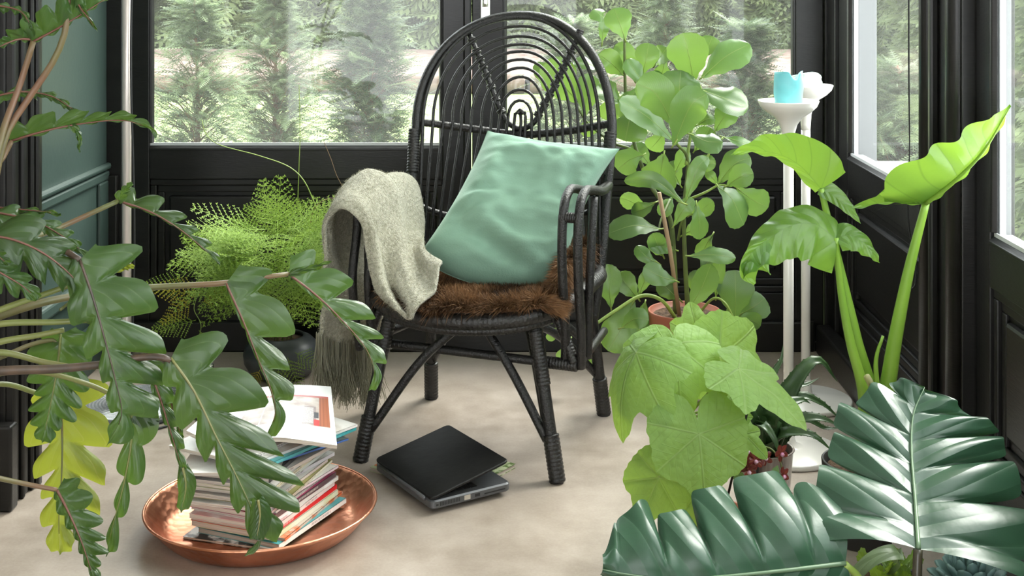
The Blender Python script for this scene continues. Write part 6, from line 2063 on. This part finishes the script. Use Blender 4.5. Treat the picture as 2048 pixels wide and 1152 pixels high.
for ringi, (nn, rad, hz, w) in enumerate([(12, 0.082, 0.012, 0.021), (11, 0.067, 0.032, 0.021), (9, 0.050, 0.046, 0.018), (7, 0.030, 0.055, 0.013), (4, 0.013, 0.058, 0.008)]):
    for k in range(nn):
        a = 2 * math.pi * k / nn + ringi * 0.33
        o_ = Vector((math.cos(a), math.sin(a), 0))
        pad(cc + o_ * 0.008 + ZA * (0.004 * ringi), cc + o_ * rad + ZA * hz, ZA * 1.0 - o_ * (0.25 + 0.15 * ringi), w, 0.0045, ec_m, ech)
XCC = Vector((0.690, 2.50, 0))
xc = thing('christmas_cactus', 'small bright green leaf cactus in a dark pot under the monstera leaf', 'succulent', XCC)
pot(xc, XCC, 0.055, 0.042, 0.095, 0.004, pmat('dark brown pot', (0.03, 0.025, 0.022), 0.5), 0.02, 0.083)
xm = leafmat('leaf cactus segment', (0.17, 0.30, 0.05), (0.28, 0.4, 0.12), (0.36, 0.5, 0.05), 0.35, 0.35, 3, 1, 0.95, 0.2, 0.2, 0.3, 0.08)
rx = random.Random(9)
for k in range(26):
    a = rx.uniform(0, 6.28)
    o_ = Vector((math.cos(a), math.sin(a), 0))
    b = XCC + o_ * rx.uniform(0.0, 0.03) + ZA * 0.083
    dirv = (o_ * rx.uniform(0.2, 0.9) + ZA * rx.uniform(0.5, 1.0)).normalized()
    for s in range(rx.choice((1, 2, 2))):
        l = rx.uniform(0.026, 0.038)
        t = b + dirv * l
        mb = blade([b, b.lerp(t, .5), t], Vector((rx.uniform(-.5, .5), -1, rx.uniform(-.2, .6))), 0.011, 0.011, [(0, .35), (.2, .7), (.5, .8), (.8, 1), (1, .5)], 20, 3, 0.3, lobes=3, depth=0.3, sharp=2, phase=0.3)
        mb.build('segment', xm, xc)
        b = t
        dirv = (dirv + o_ * 0.4 - ZA * 0.25).normalized()
big = leafmat('broad grey green leaf', (0.16, 0.23, 0.12), (0.25, 0.33, 0.18), (0.26, 0.38, 0.08), 0.4, 0.25, 3, 1, 0.95, 0.2, 0.2, 0.1, 0.06)
mb = blade([XCC + Vector((-0.01, 0, 0.085)), P(1800, 1108, 2.44), P(1755, 1112, 2.42), P(1712, 1150, 2.41), P(1706, 1190, 2.41)], (-0.2, -0.6, 0.75), 0.016, 0.016, [(0, .4), (.4, 1), (.8, .8), (1, 0)], 24, 4, 0.1)
mb.build('leaf', big, xc)

# ---------------------------------------------------------------- ASPARAGUS FERN in a dark bowl
FEC = Vector((-0.775, 4.06, 0))
fern = thing('asparagus_fern', 'feathery bright green asparagus fern in a dark round bowl', 'plant', FEC)
bowl = pmat('dark blue grey glazed bowl', (0.03, 0.034, 0.04), 0.38, col2=(0.06, 0.066, 0.072), vscale=6)
MB().lathe([(0.0, 0.0), (0.070, 0.0), (0.098, 0.014), (0.116, 0.045), (0.119, 0.072), (0.110, 0.098), (0.092, 0.116), (0.074, 0.124), (0.070, 0.127), (0.066, 0.124), (0.068, 0.116), (0.09, 0.10), (0.10, 0.06), (0.06, 0.012), (0.0, 0.01)], FEC, 56).build('pot', bowl, fern)
MB().lathe([(0.0, 0.113), (0.03, 0.115), (0.071, 0.112)], FEC, 32).build('soil', M['soil'], fern)
def frond_mesh(seed):
    r_ = random.Random(seed)
    v, f, s = [], [], []
    def quad(a, b, w, sh):
        a, b = Vector(a), Vector(b)
        d = b - a
        n = Vector((-d.y, d.x, 0))
        n = n.normalized() * w if n.length > 1e-9 else Vector((w, 0, 0))
        k = len(v)
        v.extend([tuple(a - n), tuple(a + n), tuple(b + n * 0.4), tuple(b - n * 0.4)])
        f.append((k, k + 1, k + 2, k + 3))
        s.extend([sh] * 4)
    quad((0, 0, 0), (0.5, 0, 0.02), 0.008, 0.5)
    quad((0.5, 0, 0.02), (1.0, 0, -0.03), 0.006, 0.6)
    n = 9
    for i in range(n):
        t = 0.10 + 0.86 * i / (n - 1)
        L_ = 0.42 * (1 - t) ** 0.75 + 0.05
        for sg in (1, -1):
            a = Vector((t, 0, 0.02 - 0.05 * t * t))
            dr = Vector((0.62, sg * 0.78, r_.uniform(-0.12, 0.05))).normalized()
            b = a + dr * L_
            quad(a, b, 0.006, 0.6)
            m = max(3, int(L_ * 20))
            for j in range(m):
                u = (j + 0.6) / m
                c = a.lerp(b, u)
                for s2 in (1, -1):
                    dd = (dr * 0.7 + Vector((-dr.y, dr.x, 0)) * s2 * 0.8 + Vector((0, 0, r_.uniform(-.5, .5))) + Vector((r_.uniform(-.3, .3), r_.uniform(-.3, .3), 0)))
                    quad(c, c + dd.normalized() * (0.047 * (1 - 0.45 * u) * r_.uniform(0.7, 1.3)), 0.0075, r_.random())
    me = bpy.data.meshes.new('frond')
    me.from_pydata(v, [], f)
    at = me.attributes.new('shade', 'FLOAT', 'POINT')
    at.data.foreach_set('value', s)
    me.update()
    return me
fern_g = shademat('asparagus fern green', (0.11, 0.21, 0.025), (0.38, 0.54, 0.09), 0.6, 0.45)
fern_d = fern_g
fern_y = shademat('asparagus fern yellowing', (0.34, 0.32, 0.03), (0.62, 0.52, 0.06), 0.6, 0.4)
FM = {}
for key, mt in (('g', fern_g), ('d', fern_d), ('y', fern_y)):
    FM[key] = []
    for k in range(3):
        me = frond_mesh(100 + k)
        me.materials.append(mt)
        FM[key].append(me)
rf = random.Random(61)
def frond(p, d, zn, size, key):
    o = bpy.data.objects.new('frond', rf.choice(FM[key]))
    COL.objects.link(o)
    R_ = rot_from(d, zn)
    m = Matrix(mat4(R_, size, np.array(p - FEC)).tolist())
    o.parent = fern
    o.matrix_local = m
top_c = P(555, 520, 4.02)
for i in range(215):
    a = rf.uniform(0, 6.28)
    u = rf.uniform(-1, 1)
    rad = rf.random() ** 0.5
    c = top_c + Vector((math.cos(a) * 0.135 * rad, math.sin(a) * 0.10 * rad, 0.09 * u * math.sqrt(max(0, 1 - rad * rad * 0.8)) + 0.02))
    out = Vector((math.cos(a), math.sin(a) * 0.8 - 0.35, 0))
    low = u < -0.3
    d = out * rf.uniform(0.5, 1.0) + ZA * (rf.uniform(-0.7, -0.1) if low else rf.uniform(-0.35, 0.55))
    frond(c, d, ZA + out * 0.4 + Vector((0, -0.5, 0)), rf.uniform(0.13, 0.23), 'g')
for (x, y, d, dx, dz, sz, k) in [(520, 445, 4.0, -0.8, -0.2, 0.09, 'g'), (545, 420, 4.0, 0.7, 0.15, 0.12, 'g'), (530, 425, 4.0, -1, -0.3, 0.11, 'g'), (560, 425, 3.98, -0.9, 0.2, 0.11, 'g'), (500, 465, 4.0, -0.9, -0.6, 0.13, 'g'), (415, 505, 3.98, -0.6, 0.5, 0.10, 'd'), (400, 500, 3.98, -0.4, 0.9, 0.09, 'd'),
                             (420, 520, 3.98, -0.9, -0.1, 0.09, 'd'), (400, 590, 3.95, -0.9, 0.2, 0.14, 'y'), (385, 600, 3.95, -0.7, -0.5, 0.11, 'y'), (405, 605, 3.95, 0.6, 0.4, 0.09, 'y'), (392, 640, 3.94, -0.8, -0.2, 0.12, 'd'),
                             (365, 640, 3.94, -0.9, -0.2, 0.09, 'd'), (398, 660, 3.94, 0.5, -0.9, 0.09, 'd'), (395, 680, 3.94, -0.7, -0.5, 0.08, 'd'), (400, 690, 3.94, 0.3, -0.9, 0.07, 'd'), (375, 570, 3.95, -1, 0.1, 0.12, 'd'), (575, 715, 3.93, 0.4, -0.85, 0.11, 'd'), (590, 705, 3.93, 0.9, -0.4, 0.10, 'd'), (560, 720, 3.93, -0.1, -1.0, 0.10, 'd'), (520, 740, 3.92, -0.4, -0.8, 0.07, 'y'),
                             (630, 460, 4.0, 0.6, 0.4, 0.10, 'g'), (600, 455, 4.0, 0.9, 0.25, 0.13, 'g')]:
    frond(P(x, y, d), Vector((dx, -0.25, dz)), Vector((0, -1, 0.6)), sz, k)
def tend(pts, d, r0, m):
    stem(fern, [P(x, y, d) for x, y in pts], r0, r0 * 0.55, m, 'tendril', 40, 6)
tend([(600, 600), (640, 470), (620, 385), (585, 338), (520, 312), (440, 290), (412, 268), (404, 240)], 4.05, 0.0022, stem_l)
tend([(590, 600), (594, 450), (598, 330), (600, 270), (598, 170)], 4.07, 0.0018, stem_l)
tend([(620, 600), (622, 440), (650, 400), (690, 392), (672, 348), (662, 318), (648, 284)], 4.06, 0.0014, pmat('dry brown tendril', (0.20, 0.12, 0.06), 0.7))
tend([(470, 590), (410, 580), (388, 615), (402, 650), (394, 690)], 3.95, 0.0016, stem_l)
for k in range(14):
    a = k * 0.45
    stem(fern, [FEC + Vector((0.03 * math.cos(a), 0.03 * math.sin(a), 0.11)), FEC + Vector((0.05 * math.cos(a), 0.04 * math.sin(a), 0.24)), top_c + Vector((0.11 * math.cos(a), 0.06 * math.sin(a), rf.uniform(-0.06, 0.04)))], 0.0018, 0.0012, stem_g, 'stem', 12, 5)
# glass bottle behind the bowl
GB = Vector((-0.625, 4.245, 0))
gb = MB().lathe([(0.0, 0.0), (0.046, 0.0), (0.050, 0.006), (0.050, 0.17), (0.046, 0.20), (0.032, 0.225), (0.028, 0.25), (0.030, 0.262), (0.026, 0.262), (0.025, 0.25), (0.028, 0.226), (0.043, 0.20), (0.047, 0.17), (0.047, 0.008), (0.0, 0.006)], GB, 40).build('glass_vase', M['clear_glass'], None, loc=GB)
tag(gb, 'clear glass vase standing behind the fern bowl', 'vase')
